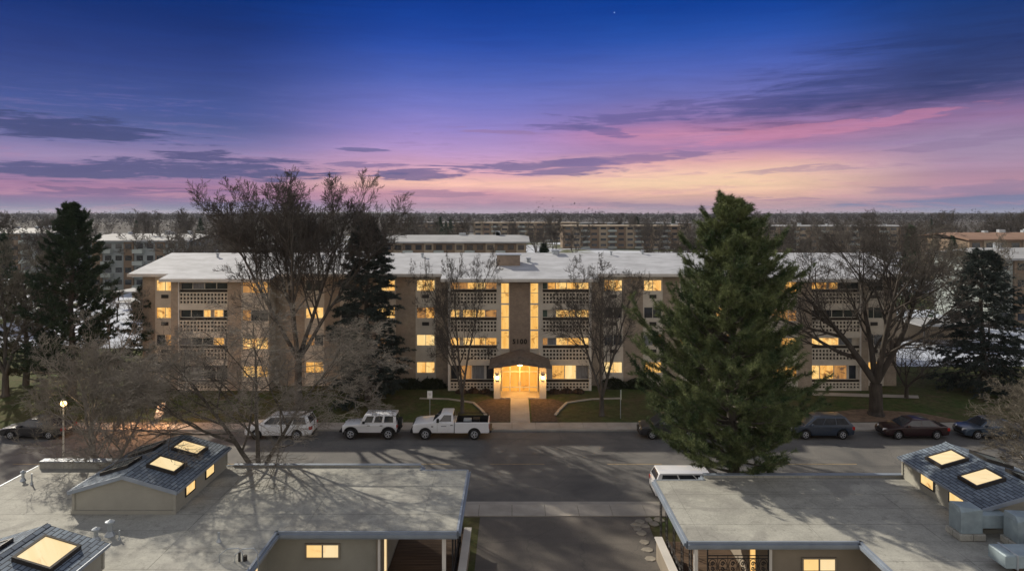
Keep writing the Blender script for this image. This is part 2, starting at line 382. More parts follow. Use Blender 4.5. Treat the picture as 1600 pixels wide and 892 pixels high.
def fast_mesh(name, V, Fa, m):
    V = np.asarray(V, dtype=np.float32); Fa = np.asarray(Fa, dtype=np.int32)
    me = bpy.data.meshes.new(name); me.vertices.add(len(V)); me.vertices.foreach_set('co', V.ravel())
    k = Fa.shape[1]; me.loops.add(Fa.size); me.loops.foreach_set('vertex_index', Fa.ravel())
    me.polygons.add(len(Fa)); me.polygons.foreach_set('loop_start', np.arange(0, Fa.size, k, dtype=np.int32))
    me.update(calc_edges=True)
    if m: me.materials.append(M[m] if isinstance(m, str) else m)
    return me
def link(name, me, parent=None, loc=(0,0,0)):
    o = bpy.data.objects.new(name, me); COL.objects.link(o); o.location = loc
    if parent is not None: o.parent = parent
    return o
def struct(name, mb, m, **k):
    o = mb.build(name, m, **k); o['kind'] = 'structure'; return o

# ------------------------------------------------------------------ ground and street
CURB_F, WALK_F0, WALK_F1 = 53.6, 53.78, 55.45
CURB_N, WALK_N1, WALK_N0 = 40.1, 39.95, 38.45
def ground_z(y, x=0):
    if y < 55.4: return 0.0
    if y < 62: return .14 + (y-55.4)/6.6*.36
    return .5
mb = MB(); xs = [-6000,-1500,-300,-100,-50,-30,-10,10,30,50,100,300,1500,6000]; ys = [-60,20,34,38.4,53.7,55.4,57,59,62,90,200,500,1500,6000,9000]
zs = [-.02,-.02,-.02,-.02,-.02,.10,.2,.3,.5,.5,.5,.5,2.,12.,12.]
vs = [(x,y,z) for y, z in zip(ys, zs) for x in xs]; nx = len(xs)
mb.add(vs, [(j*nx+i, j*nx+i+1, (j+1)*nx+i+1, (j+1)*nx+i) for j in range(len(ys)-1) for i in range(nx-1)])
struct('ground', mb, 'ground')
struct('road', MB().add([(-260,CURB_N,.0),(260,CURB_N,.0),(260,CURB_F,.0),(-260,CURB_F,.0)], [(0,1,2,3)]), 'asphalt')
mb = MB(); mb.box(-260,260,CURB_F,WALK_F0,-.1,.13); struct('far_kerb', mb, 'kerb', bevel=.02)
mb = MB()
for i in range(-60, 60):
    if i*1.9 > -40: mb.box(i*1.9+.01, i*1.9+1.89, WALK_F0+.005, WALK_F1, -.1, .125)
struct('far_pavement', mb, 'concrete')
mb = MB(); mb.box(-260,-3.4,WALK_N1+.0,CURB_N,-.1,.13); mb.box(8.9,260,WALK_N1,CURB_N,-.1,.13)
mb.add([(-3.4,WALK_N1,.03),(8.9,WALK_N1,.03),(8.9,CURB_N+.35,.012),(-3.4,CURB_N+.35,.012)], [(0,1,2,3)])
struct('near_kerb', mb, 'kerb')
mb = MB()
for i in range(-80, 80): mb.box(i*1.9+.01, i*1.9+1.89, WALK_N0, WALK_N1-.005, -.1, .05)
struct('near_pavement', mb, 'concrete')
struct('driveway', MB().add([(-1.75,8,.0),(7.2,8,.0),(7.5,WALK_N0-.01,.0),(-1.8,WALK_N0-.01,.0)], [(0,1,2,3)]), 'drive')
mb = MB()
for a, b_ in ((-9.2,-4.2),(-1.5,2.2),(6.5,10.2),(18.6,23.5),(27,32),(-22,-16),(-34,-28)):
    mb.add([(a,46.45,.004),(b_,46.45,.004),(b_,46.58,.004),(a,46.58,.004)], [(0,1,2,3)])
struct('road_centre_line', mb, 'yellow')
# entrance walk, beds
X0 = .72
struct('entrance_walk', MB().hexa([(X0-.85,WALK_F1+.005,.0),(X0+.75,WALK_F1+.005,.0),(X0+.75,61.2,.3),(X0-.85,61.2,.3),(X0-.85,WALK_F1+.005,.135),(X0+.75,WALK_F1+.005,.135),(X0+.75,61.2,.56),(X0-.85,61.2,.56)]), 'concrete')
for sx in (-1, 1):
    mb = MB(); pts = [(X0+sx*.9,55.5),(X0+sx*3.0,55.5),(X0+sx*2.9,57.2),(X0+sx*4.0,60.0),(X0+sx*2.9,61.2),(X0+sx*.9,61.2)]
    mb.add([(p[0],p[1],ground_z(p[1])+.025) for p in pts], [tuple(range(6)) if sx > 0 else tuple(range(6))[::-1]])
    struct('mulch_bed', mb, 'mulch')
    mb = MB(); path = [(2.9,57.0),(3.3,58.2),(4.1,60.1),(5.2,60.6),(6.4,61.1),(9.0,61.3)]
    for (a, b_) in zip(path[:-1], path[1:]):
        p0 = Vector((X0+sx*a[0], a[1], ground_z(a[1]))); p1 = Vector((X0+sx*b_[0], b_[1], ground_z(b_[1])))
        d = (p1-p0); nrm = Vector((-d.y, d.x, 0)).normalized()*.11
        up = Vector((0,0,.09))
        mb.hexa([p0-nrm, p1-nrm, p1+nrm, p0+nrm, p0-nrm+up, p1-nrm+up, p1+nrm+up, p0+nrm+up])
    struct('lawn_edging', mb, 'concrete')
struct('path', MB().add([(27.5,62.2,.53),(36.5,61.2,.53),(37,62.2,.53),(27.5,63.4,.53)], [(0,1,2,3)]), 'concrete')
# leaf litter under the big tree on the right
mb = MB(); mb.add([(23.2,55.5,.16),(37.0,55.5,.16),(34.5,57.6,.27),(30,58.6,.33),(25,57.3,.25)], [(0,1,2,3,4)]); struct('leaf_litter_ground', mb, 'litter')
# snowy ground behind
for (x0,x1,y0,y1) in ((-75,-37,84,170),(38,80,74,118),(-30,30,92,120)):
    struct('snow_field', MB().add([(x0,y0,.53),(x1,y0,.53),(x1*1.05,y1,.53),(x0*1.1,y1,.53)], [(0,1,2,3)]), 'snow')
# hills at the horizon
mb = MB(); rng = random.Random(4); n = 90; rows = [(5200,0),(6300,1.),(8200,.75)]
vs = []
prof = [9+9*math.sin(i*.21)+6*math.sin(i*.53+1)+3*rng.random() for i in range(n)]
for (Y, k) in rows:
    for i in range(n): vs.append((-9000+18000*i/(n-1), Y, 8+k*(max(4, prof[i])+6)))
mb.add(vs, [(j*n+i, j*n+i+1, (j+1)*n+i+1, (j+1)*n+i) for j in range(2) for i in range(n-1)])
M['hill'] = mat('hill', (.035,.04,.048), 1., .01, .2)
struct('hills', mb, 'hill')

# ------------------------------------------------------------------ main apartment building
F0, F1 = 64.0, 65.75
FL = [.5+2.63*i for i in range(4)]
bld = empty('apartment_building', (X0, 74, .5), 'long four storey tan brick apartment building with white roof and lit windows, numbered 5100', 'building')
def wbuild(mb, name, m, parent=None, **k): return mb.build(name, m, parent or bld, world=True, **k)
def zr(D): return 11.05 + .18*(D-62.8)
brick = MB(); core = MB()
brick.box(X0-36.3, X0+36.3, F1+.15, 83., .5, 11.3)
def mir(s, a, b_): return (X0+a, X0+b_) if s > 0 else (X0-b_, X0-a)
rnd = random.Random(7)
# window: frame with sub-part panes
def window(x0, x1, z0, z1, y, mats, split=2, fr=.06, name='window', fm='winframe', mull=.05):
    mb = MB(); mb.box(x0,x1,y,y+.08,z1-fr,z1); mb.box(x0,x1,y,y+.08,z0,z0+fr)
    mb.box(x0,x0+fr,y,y+.08,z0+fr,z1-fr); mb.box(x1-fr,x1,y,y+.08,z0+fr,z1-fr)
    n_ = len(mats)
    for i in range(1, n_):
        xm = x0+(x1-x0)*i/n_; mb.box(xm-mull/2,xm+mull/2,y,y+.08,z0+fr,z1-fr)
    w_ = wbuild(mb, name, fm)
    for i, mm in enumerate(mats):
        a = x0+(x1-x0)*i/n_; b_ = x0+(x1-x0)*(i+1)/n_
        a += fr if i == 0 else mull/2; b_ -= fr if i == n_-1 else mull/2
        wbuild(MB().box(a,b_,y+.045,y+.07,z0+fr,z1-fr), 'pane', mm, w_)
    return w_
def dk(): return rnd.choice(['glassdark','glassdark','curtain','litroom'])
LITP = {(-1,0):'BCAB', (-1,1):'BB00', (-1,2):'0000', (-1,3):'A0B0', (-1,4):'00CB', (-1,5):'0BB0'[::1],
        (1,0):'B00A', (1,1):'A00A', (1,2):'00A0', (1,3):'0B00', (1,4):'0A0C', (1,5):'A000'}
# strings are floor 0..3
LITP = {(-1,0):'BDCB', (-1,1):'00BB', (-1,2):'0000', (-1,3):'A0B0', (-1,4):'BB0C', (-1,5):'00AB',
        (1,0):'D00B', (1,1):'A00B', (1,2):'0A00', (1,3):'00B0', (1,4):'AA0C', (1,5):'A000'}
PAN = [(8.07,10.0,F1),(11.9,13.8,F1),(15.4,17.3,F1),(18.8,20.7,F1),(23.5,26.1,F0),(33.2,35.1,F1)]
BRK = [(6.9,8.07,F1),(10.0,11.9,F1),(13.8,15.4,F1),(17.3,18.8,F1),(20.7,23.5,F1),(26.1,27.4,F0),(32.0,32.7,F0),(32.7,33.2,F1),(35.1,36.3,F1)]
for s in (-1, 1):
    for (a, b_, D) in BRK:
        x0, x1 = mir(s, a, b_); th = .15 if D == F1 else 1.9
        brick.box(x0, x1, D, D+th, .5, 11.3 if D == F1 else 11.03)
    for pi, (a, b_, D) in enumerate(PAN):
        x0, x1 = mir(s, a, b_); top = 11.3 if D == F1 else 11.03
        mb = MB(); zprev = .5
        for f in range(4):
            mb.box(x0,x1,D+.02,D+.15,zprev,FL[f]+1.2); zprev = FL[f]+2.32
            mb.box(x0,x0+.07,D+.02,D+.15,FL[f]+1.2,FL[f]+2.32); mb.box(x1-.07,x1,D+.02,D+.15,FL[f]+1.2,FL[f]+2.32)
        mb.box(x0,x1,D+.02,D+.15,zprev,top)
        if D == F0: mb.box(x0,x1,D+.3,D+1.9,.5,11.03)
        wbuild(mb, 'stucco_panel', 'stucco')
        for f in range(4):
            c = LITP[(s,pi)][f]
            mats = ['lit'+c]*2 if c != '0' else [dk(), dk()]
            if c == 'C': mats = ['litroom','litC']
            if D == F0: mats = mats + [mats[-1]]
            window(x0+.07, x1-.07, FL[f]+1.2, FL[f]+2.32, D+.07, mats)
            if D == F1 and pi in (0,1,5) and f in (1,2,3) and not (s < 0 and pi == 0 and f == 1):
                xm = (x0+x1)/2; mb = MB(); mb.box(xm-.33,xm+.33,D-.06,D+.02,FL[f]+.55,FL[f]+.88)
                for q in range(4): mb.box(xm-.30,xm+.30,D-.075,D-.06,FL[f]+.59+q*.07,FL[f]+.61+q*.07)
                wbuild(mb, 'air_conditioner', 'darkmetal')
# centre core brick with stair windows
core.box(X0-.95, X0+.95, F0-.12, F0+1.9, .5, 11.03)
wbuild(core, 'core_wall', 'brick_core')
for s in (-1, 1):
    x0, x1 = mir(s, .95, 1.8)
    mb = MB(); mb.box(x0,x1,F0+.12,F0+1.9,.5,11.03); mb.box(x0,x1,F0,F0+.12,10.6,11.03)
    x2, x3 = mir(s, 1.8, 2.15); mb.box(x2,x3,F0-.05,F0+1.9,.5,11.03)
    wbuild(mb, 'stucco_panel', 'stucco')
    segs = [(4.35,6.15),(6.15,8.6),(8.6,10.6)]
    for (z0, z1) in segs:
        w_ = window(x0, x1, z0, z1, F0+.02, ['stairlit'], name='stair_window', fm='white', fr=.07)
    mb = MB()
    for zz in (7.35, 9.6): mb.box(x0+.07,x1-.07,F0+.03,F0+.06,zz,zz+.05)
    wbuild(mb, 'transom', 'winframe')
# balconies
def balcony(s, a, b_, f, panes, outer=False):
    x0, x1 = mir(s, a, b_); fl = FL[f]; n_h = 14
    lz0, lz1, rows = (fl+.12, fl+.78, 2) if f == 0 else (fl+.15, fl+1.30, 3)
    oz1 = fl+2.36 if f == 0 else fl+2.30
    if f == 3: oz1 = 10.62
    # screen block rail with square holes
    mb = MB(); w_ = (x1-x0)/n_h; bar = w_*.40; hh = (lz1-lz0)/(rows+.32*1); vb = hh*.38
    zc = lz0
    if f == 0: cut = 1
    for r in range(rows+1):
        mb.box(x0,x1,F0,F0+.10,zc,zc+vb)
        if r < rows:
            for i in range(n_h+1):
                xa = x0+i*w_-bar/2; xb = xa+bar
                mb.box(max(x0,xa),min(x1,xb),F0+.004,F0+.096,zc+vb,zc+hh)
        zc += hh
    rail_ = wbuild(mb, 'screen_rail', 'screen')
    wbuild(MB().box(x0+.003,x1-.003,F0+.16,F0+.20,lz0,zc-.004), 'hole_shade_panel', 'hole_shade', rail_)  # dark sheet added behind the holes, its colour standing in for the shade inside
    mb = MB(); nz = 11.03 if f == 3 else FL[f+1]+.15
    mb.box(x0,x1,F0-.03,F0+.45,oz1,nz)
    if f == 0: wbuild(MB().box(x0,x1,F0-.02,F0+1.15,fl,lz0-.002), 'balcony_base', 'stucco')
    wbuild(mb, 'balcony_slab', 'stucco')
    # glazing band
    mb = MB(); n_ = len(panes); y = F0+.28; z0, z1 = zc+.0, oz1; fr = .06
    mb.box(x0,x1,y,y+.07,z0,z0+fr); mb.box(x0,x1,y,y+.07,z1-fr,z1)
    tot = sum(p[0] for p in panes); acc = x0; edges = [x0]
    for p in panes: acc += p[0]/tot*(x1-x0); edges.append(acc)
    for e in edges: mb.box(max(x0,e-.035),min(x1,e+.035),y,y+.07,z0+fr,z1-fr)
    g = wbuild(mb, 'balcony_window', 'winframe')
    for i, p in enumerate(panes):
        wbuild(MB().box(edges[i]+.036,edges[i+1]-.036,y+.03,y+.05,z0+fr,z1-fr), 'pane', p[1], g)
CEN_L = {3:[(1,'litroom'),(1,'litroom'),(1.1,'litA'),(1.1,'litB'),(1.4,'litroom')], 2:[(1,'litB'),(.35,'stucco'),(1.5,'litA'),(1,'litA'),(1.3,'litroom')],
         1:[(1,'litA'),(.35,'stucco'),(1.2,'litB'),(1.2,'litA'),(1.2,'litC')], 0:[(1,'glassdark'),(1.4,'litroom'),(1.4,'curtain'),(.2,'white'),(1.2,'glassdark')]}
CEN_R = {3:[(.5,'green_blind'),(.8,'litC'),(1.1,'litB'),(1.1,'litA'),(1.1,'litB')], 2:[(.5,'green_blind'),(.8,'stucco'),(1.3,'litB'),(.6,'litA'),(1.3,'litB')],
         1:[(.5,'litroom'),(.8,'curtain'),(1.1,'litB'),(1.2,'litC'),(.8,'litB')], 0:[(.9,'stucco'),(1.2,'litC'),(1.1,'litD'),(1.2,'curtain')]}
OUT_L = {3:[(1,'glassdark'),(1,'curtain'),(1,'glassdark'),(1,'glassdark')], 2:[(1,'glassdark'),(1.2,'glassdark'),(.7,'litA'),(.3,'brick'),(.9,'litA'),(.5,'glassdark')],
         1:[(1,'curtain'),(1,'glassdark'),(1,'glassdark'),(1,'litC'),(.4,'curtain')], 0:[(.8,'glassdark'),(1,'curtain'),(1,'glassdark'),(1,'glassdark')]}
OUT_R = {3:[(1.4,'litC'),(.15,'white'),(.8,'litC'),(1.8,'glassdark')], 2:[(.8,'glassdark'),(1,'glassdark'),(1,'glassdark'),(1.3,'glassdark')],
         1:[(.8,'litB'),(1.9,'litB'),(1.3,'curtain'),(.6,'stucco')], 0:[(.8,'litB'),(1.3,'litA'),(1.2,'litroom'),(.15,'white'),(.7,'glassdark'),(.2,'white')]}
for f in range(4):
    balcony(-1, 2.15, 6.5, f, CEN_L[f]); balcony(1, 2.15, 6.5, f, CEN_R[f])
    balcony(-1, 27.4, 31.9, f, OUT_L[f]); balcony(1, 27.4, 31.9, f, OUT_R[f])
for s in (-1, 1):
    for (a, b_) in ((6.5,6.72),(31.9,32.0)):
        x0, x1 = mir(s, a, b_); wbuild(MB().box(x0,x1,F0-.06,F0+1.9,.5,11.03), 'pier', 'white')
    for (a, b_) in ((2.15,6.5),(27.4,31.9)):
        x0, x1 = mir(s, a, b_); wbuild(MB().box(x0,x1,F0+1.2,F0+1.35,.5,11.03), 'back_wall', 'stucco')
wbuild(brick, 'brick_wall', 'brick')
for s in (-1,1):
    x0, x1 = mir(s, 6.78, 6.88); wbuild(MB().box(x0,x1,F1-.12,F1-.02,.6,11.2), 'downpipe', 'white')
    x0, x1 = mir(s, 32.75, 32.85); wbuild(MB().box(x0,x1,F1-.12,F1-.02,.6,11.2), 'downpipe', 'white')
# roof
mb = MB(); fas = MB(); E0, E1, RD = F0-1.2, F1-1.2, 73.
secs = [(-37.1,-33.2,E1),(-33.2,-23.0,E0),(-23.0,-7.3,E1),(-7.3,7.3,E0),(7.3,23.0,E1),(23.0,33.2,E0),(33.2,37.1,E1)]
for (a, b_, D) in secs:
    x0, x1 = X0+a, X0+b_; t_ = .2
    mb.hexa([(x0,D,zr(D)-t_),(x1,D,zr(D)-t_),(x1,RD,zr(RD)-t_),(x0,RD,zr(RD)-t_),(x0,D,zr(D)),(x1,D,zr(D)),(x1,RD,zr(RD)),(x0,RD,zr(RD))])
    fas.box(x0-.0,x1+.0,D-.06,D-.002,zr(D)-.26,zr(D)+.02)
mb.hexa([(X0-37.1,RD,zr(RD)-.2),(X0+37.1,RD,zr(RD)-.2),(X0+37.1,84,zr(62)-.2),(X0-37.1,84,zr(62)-.2),(X0-37.1,RD,zr(RD)),(X0+37.1,RD,zr(RD)),(X0+37.1,84,zr(62)),(X0-37.1,84,zr(62))])
roof = wbuild(mb, 'roof', 'snowroof'); wbuild(fas, 'fascia', 'fascia', roof)
# gable infill
wbuild(MB().prism([(F1+.2,11.25),(83,11.25),(RD,zr(RD)-.25)],'x',X0-36.28,X0-36.1).prism([(F1+.2,11.25),(83,11.25),(RD,zr(RD)-.25)],'x',X0+36.1,X0+36.28), 'gable_wall', 'brick')
mb = MB(); mb.box(-1.5,.8,67.6,69.2,11.3,12.95); ch = wbuild(mb, 'chimney', 'brick_core')
wbuild(MB().box(-1.62,.92,67.48,69.32,12.95,13.05), 'chimney_cap', 'metal', ch)
for (px, D, w_, h_) in ((826,69,.5,.35),(868,72.5,1.0,.35),(955,72,.25,.3),(1004,72.5,.3,.3),(660,71,.3,.35),(505,70,.3,.4),(340,71,.3,.35),(1258,71,.3,.35)):
    x = (px-800)/F*D; mb = MB(); mb.tube([(x,D,zr(D)-.1),(x,D,zr(D)+h_)], w_*.4, 8); mb.box(x-w_/2,x+w_/2,D-w_/2,D+w_/2,zr(D)+h_,zr(D)+h_+.1)
    wbuild(mb, 'roof_vent', 'metal', roof)
# entrance
en = MB(); DE = 61.3
for s in (-1,1):
    x0, x1 = mir(s, 1.75, 2.35); en.box(x0,x1,DE,DE+.6,.45,3.25); en.box(x0+.15,x1-.15,DE+.6,F0-.2,.45,3.25)
wbuild(en, 'porch_column', 'stucco')
# gable canopy
mb = MB(); pts = [(X0-2.75,3.35),(X0-1.2,3.6),(X0,3.7),(X0+1.2,3.6),(X0+2.75,3.35),(X0+2.75,3.52),(X0+1.3,4.05),(X0,4.42),(X0-1.3,4.05),(X0-2.75,3.52)]
mb.prism(pts, 'y', DE-.9, F0-.13); can = wbuild(mb, 'entrance_canopy', 'canopy')
mb = MB(); mb.hexa([(X0-2.8,DE-.97,3.34),(X0,DE-.97,3.72),(X0,DE-.905,3.72),(X0-2.8,DE-.905,3.34),(X0-2.8,DE-.97,3.50),(X0,DE-.97,3.92),(X0,DE-.905,3.92),(X0-2.8,DE-.905,3.50)])
mb.hexa([(X0,DE-.97,3.72),(X0+2.8,DE-.97,3.34),(X0+2.8,DE-.905,3.34),(X0,DE-.905,3.72),(X0,DE-.97,3.92),(X0+2.8,DE-.97,3.50),(X0+2.8,DE-.905,3.50),(X0,DE-.905,3.92)])
wbuild(mb, 'canopy_trim', 'canopy', can)
wbuild(MB().box(X0-1.7,X0+1.7,F0-.35,F0-.2,.45,3.34), 'entrance_wall', 'entlit' if False else 'stucco')
ed = MB(); y = F0-.5
for (x0,x1) in ((-1.7,-1.62),(-.95,-.85),(-.06,.06),(.85,.95),(1.62,1.7)): ed.box(X0+x0,X0+x1,y,y+.1,.5,3.3)
for (z0,z1) in ((3.12,3.3),(.9,1.0),(2.35,2.43)): ed.box(X0-1.7,X0+1.7,y+.003,y+.097,z0,z1)
door = wbuild(ed, 'entrance_door', 'white')
for (x0,x1) in ((-1.62,-.95),(-.85,-.06),(.06,.85),(.95,1.62)):
    for (z0,z1) in ((.5,.9),(1.0,2.35),(2.43,3.12)):
        wbuild(MB().box(X0+x0+.004,X0+x1-.004,y+.04,y+.06,z0+.004,z1-.004), 'pane', 'entlit', door)
mb = MB(); mb.box(X0-.9,X0-.85,y-.12,y-.08,1.4,1.45); mb.box(X0-.12,X0-.08,y-.08,y,1.1,1.5); mb.box(X0+.08,X0+.12,y-.08,y,1.1,1.5); wbuild(mb, 'handle', 'metal', door)
wbuild(MB().box(X0-1.74,X0+1.74,61.2,F0-.35,.3,.57), 'porch_floor', 'concrete')
def emat(name, col, s):
    m = bpy.data.materials.new(name); m.use_nodes = True; t, b = tree_of(m)
    n_ = noise_n(objco(t), 3.); c = ramp(n_, [(.3, tuple(v*.9 for v in col)+(1,)), (.7, col+(1,))])
    t.links.new(c.v, b.inputs['Emission Color']); b.inputs['Emission Strength'].default_value = s; return m
M['bulb'] = emat('bulb', (1.,.72,.30), 9.); M['bulb_street'] = emat('bulb_street', (1.,.62,.24), 7.)
def plight(name, loc, e, col, r=.12, parent=None):
    l = bpy.data.lights.new(name, 'POINT'); l.energy = e; l.color = col; l.shadow_soft_size = r
    o = bpy.data.objects.new(name, l); COL.objects.link(o)
    if parent is not None: o.parent = parent; L = rootof(parent).location; loc = Vector(loc)-L
    o.location = loc; return o
for s in (-1,1):
    x = X0+s*2.05; mb = MB(); mb.tube([(x,DE-.16,2.25),(x,DE-.16,2.55)], .11, 10)
    l_ = wbuild(mb, 'wall_lamp', 'bulb'); wbuild(MB().box(x-.13,x+.13,DE-.3,DE-.0,2.55,2.6).box(x-.1,x+.1,DE-.28,DE-.0,2.2,2.25), 'lamp_bracket', 'darkmetal', l_)
    plight('wall_lamp_light', (x,DE-.45,2.4), 95, (1.,.52,.14), .12, l_)
cl_ = wbuild(MB().tube([(X0,62.1,3.28),(X0,62.1,3.33)], .25, 14), 'ceiling_lamp', 'bulb')
plight('ceiling_lamp_light', (X0,62.1,3.1), 330, (1.,.48,.11), .25, cl_)
# numerals
cu = bpy.data.curves.new('numerals', 'FONT'); cu.body = '5100'; cu.size = .92; cu.extrude = .03; cu.align_x = 'CENTER'; cu.space_character = 1.25; cu.offset = .03
to = bpy.data.objects.new('house_number', cu); COL.objects.link(to); bpy.context.view_layer.update()
me = bpy.data.meshes.new_from_object(to.evaluated_get(bpy.context.evaluated_depsgraph_get())); bpy.data.objects.remove(to)
me.materials.clear(); me.materials.append(M['numeral'])
no = link('house_number', me, bld); no.rotation_euler = (R(90),0,0); no.location = Vector((X0, F0-.16, 4.92)) - bld.location; no.scale = (.62,.66,1)
# hedges along the wall
rh = np.random.default_rng(5)
def shrub(name, cx, cy, cz, rx, ry, rz_, n_, label, m='hedge', group=None, sz=.09):
    th = rh.normal(size=(n_,3)); th /= np.linalg.norm(th,axis=1)[:,None]; rr = rh.uniform(.55,1.,(n_,1))**.5
    P = th*rr*np.array([rx,ry,rz_]); P[:,2] = np.abs(P[:,2])
    d1 = rh.normal(size=(n_,3))*sz; d2 = rh.normal(size=(n_,3))*sz
    V = np.stack([P-d1, P+d1*.5+d2, P+d1], 1).reshape(-1,3)
    o = link(name, fast_mesh(name, V, np.arange(n_*3).reshape(-1,3), m), None, (cx,cy,cz)); tag(o, label, 'shrub', group); return o
hp = [(-11.8,'low dark hedge beside the spruce against the left brick wall'),(-9.8,'clipped dark hedge below the left lit window column'),(-7.6,'low dark hedge just left of the ground floor balcony'),(9.6,'low dark hedge below the window column right of the bare tree'),(12.0,'dark hedge against the brick wall partly behind the big pine')]
for (x, lb) in hp: shrub('hedge', x, 64.9, .45, 1.35, .5, .95, 2600, lb, group='hedges along the building foot')
for s in (-1,1):
    for k, (dx_, dy_) in enumerate(((3.2,63.0),(4.3,63.2),(5.4,63.1))):
        shrub('low_shrub', X0+s*dx_, dy_, .5, .55,.4,.4, 900, 'low brown shrub, %s the entrance on its %s' % (('closest to','second from','third from')[k], 'left' if s<0 else 'right'), 'mulch', 'low shrubs flanking the entrance', .06)

# ------------------------------------------------------------------ foreground houses
RZ = 3.4
def siding_wall(mb, x0, x1, z0, z1, y, bh=.2, axis='y', face=-1):
    # lapped boards; axis y: wall plane faces -y ; axis x: plane x=y faces face*x
    z = z0
    while z < z1-1e-3:
        zt = min(z1, z+bh)
        if axis == 'y': mb.add([(x0,y-.022,z),(x1,y-.022,z),(x1,y,zt),(x0,y,zt),(x0,y+.02,z),(x1,y+.02,z)], [(0,1,2,3),(4,5,1,0)])
        else:
            f = face; a = [(y+f*.022,x0,z),(y+f*.022,x1,z),(y,x1,zt),(y,x0,zt),(y-f*.02,x0,z),(y-f*.02,x1,z)]
            mb.add(a, [(0,1,2,3),(4,5,1,0)] if f > 0 else [(3,2,1,0),(0,1,5,4)])
        z = zt
def skylight(root, roofpart, cx, cy, lx, ly, zfun, glass='skylight'):
    # tilted frame following the slope zfun(x)
    x0,x1,y0,y1 = cx-lx/2,cx+lx/2,cy-ly/2,cy+ly/2; h = .16; t_ = .09
    def P(x,y,dz): return (x,y,zfun(x)+dz)
    mb = MB()
    for (a,b_,c,d) in ((x0,x1,y0,y0+t_),(x0,x1,y1-t_,y1),(x0,x0+t_,y0+t_,y1-t_),(x1-t_,x1,y0+t_,y1-t_)):
        mb.hexa([P(a,c,-.05),P(b_,c,-.05),P(b_,d,-.05),P(a,d,-.05),P(a,c,h),P(b_,c,h),P(b_,d,h),P(a,d,h)])
    fr_ = mb.build('skylight', 'darkmetal', root, world=True)
    MB().hexa([P(x0+t_,y0+t_,h-.06),P(x1-t_,y0+t_,h-.06),P(x1-t_,y1-t_,h-.06),P(x0+t_,y1-t_,h-.06),P(x0+t_,y0+t_,h-.03),P(x1-t_,y0+t_,h-.03),P(x1-t_,y1-t_,h-.03),P(x0+t_,y1-t_,h-.03)]).build('pane', glass, fr_, world=True)
def monitor(root, x0, x1, y0, y1, wall='siding', wins=(), side=1, sky=()):
    # raised roof monitor with gabled shingle roof
    xc = (x0+x1)/2; ze, zp = RZ+1.1, RZ+1.78; ov = .12
    mb = MB(); mb.box(x0+.05,x1-.05,y0+.05,y1-.05,RZ-.1,ze-.02)
    siding_wall(mb, x0+.02, x1-.02, RZ, ze-.02, y0+.05, .16)
    siding_wall(mb, y0+.05, y1-.05, RZ, ze-.02, x1-.05, .16, 'x', 1); siding_wall(mb, y0+.05, y1-.05, RZ, ze-.02, x0+.05, .16, 'x', -1)
    for yy in (y0+.03, y1-.07): mb.prism([(x0+.05,ze-.02),(x1-.05,ze-.02),(xc,zp-.08)],'y',yy,yy+.04)
    w_ = mb.build('roof_monitor', wall, root, world=True)
    # corner boards + flashing
    for (cx,cy) in ((x0,y0),(x1-.1,y0),(x0,y1-.1),(x1-.1,y1-.1)): MB().box(cx-.01,cx+.11,cy-.01,cy+.11,RZ+.162,ze).build('corner_board', wall, w_, world=True)
    MB().box(x0-.03,x1+.03,y0-.06,y0+.02,RZ,RZ+.16).build('flashing', wall, w_, world=True)
    sl = (zp-ze)/(xc-x0)
    mb = MB(); th = .09
    for (a,b_) in ((x0-ov,xc),(xc,x1+ov)):
        za = ze-sl*ov if a < xc-.01 else zp; zb = zp if b_ <= xc+.01 else ze-sl*ov
        mb.hexa([(a,y0-ov,za-th),(b_,y0-ov,zb-th),(b_,y1+ov,zb-th),(a,y1+ov,za-th),(a,y0-ov,za),(b_,y0-ov,zb),(b_,y1+ov,zb),(a,y1+ov,za)])
    r_ = mb.build('shingle_roof', 'shingle', w_, world=True)
    MB().prism([(xc-.16,zp-.03),(xc+.16,zp-.03),(xc,zp+.05)],'y',y0-ov-.01,y1+ov+.01).build('ridge_cap','shingle', r_, world=True)
    mb = MB()
    for (a,za,b_,zb) in ((x0-ov,ze-sl*ov,xc,zp),(xc,zp,x1+ov,ze-sl*ov)):
        mb.hexa([(a,y0-ov-.05,za-.16),(b_,y0-ov-.05,zb-.16),(b_,y0-ov-.003,zb-.16),(a,y0-ov-.003,za-.16),(a,y0-ov-.05,za+.01),(b_,y0-ov-.05,zb+.01),(b_,y0-ov-.003,zb+.01),(a,y0-ov-.003,za+.01)])
    mb.box(x1+ov+.002,x1+ov+.06,y0-ov,y1+ov,ze-sl*ov-.12,ze-sl*ov-.01); mb.box(x0-ov-.06,x0-ov-.002,y0-ov,y1+ov,ze-sl*ov-.12,ze-sl*ov-.01)
    mb.build('gutter', 'gutter', w_, world=True)
    zf = lambda x: zp - abs(x-xc)*sl
    for (sx_, cy, lx, ly) in sky: skylight(root, r_, xc+sx_, cy, lx, ly, zf, 'skylight' if sx_*side > 0 else 'glassgrey')
    xs_ = x1-.05 if side > 0 else x0+.05
    for (ya, yb) in wins:
        mb = MB(); f = side; a, b_ = sorted((xs_+f*.02, xs_+f*.07)); fr = .06; z0, z1 = RZ+.35, RZ+.92
        mb.box(a,b_,ya,yb,z0,z0+fr); mb.box(a,b_,ya,yb,z1-fr,z1); mb.box(a,b_,ya,ya+fr,z0+fr,z1-fr); mb.box(a,b_,yb-fr,yb,z0+fr,z1-fr)
        wf = mb.build('window', 'darkmetal', root, world=True)
        a, b_ = sorted((xs_+f*.025, xs_+f*.05)); MB().box(a,b_,ya+fr,yb-fr,z0+fr,z1-fr).build('pane', 'litD', wf, world=True)
    return w_
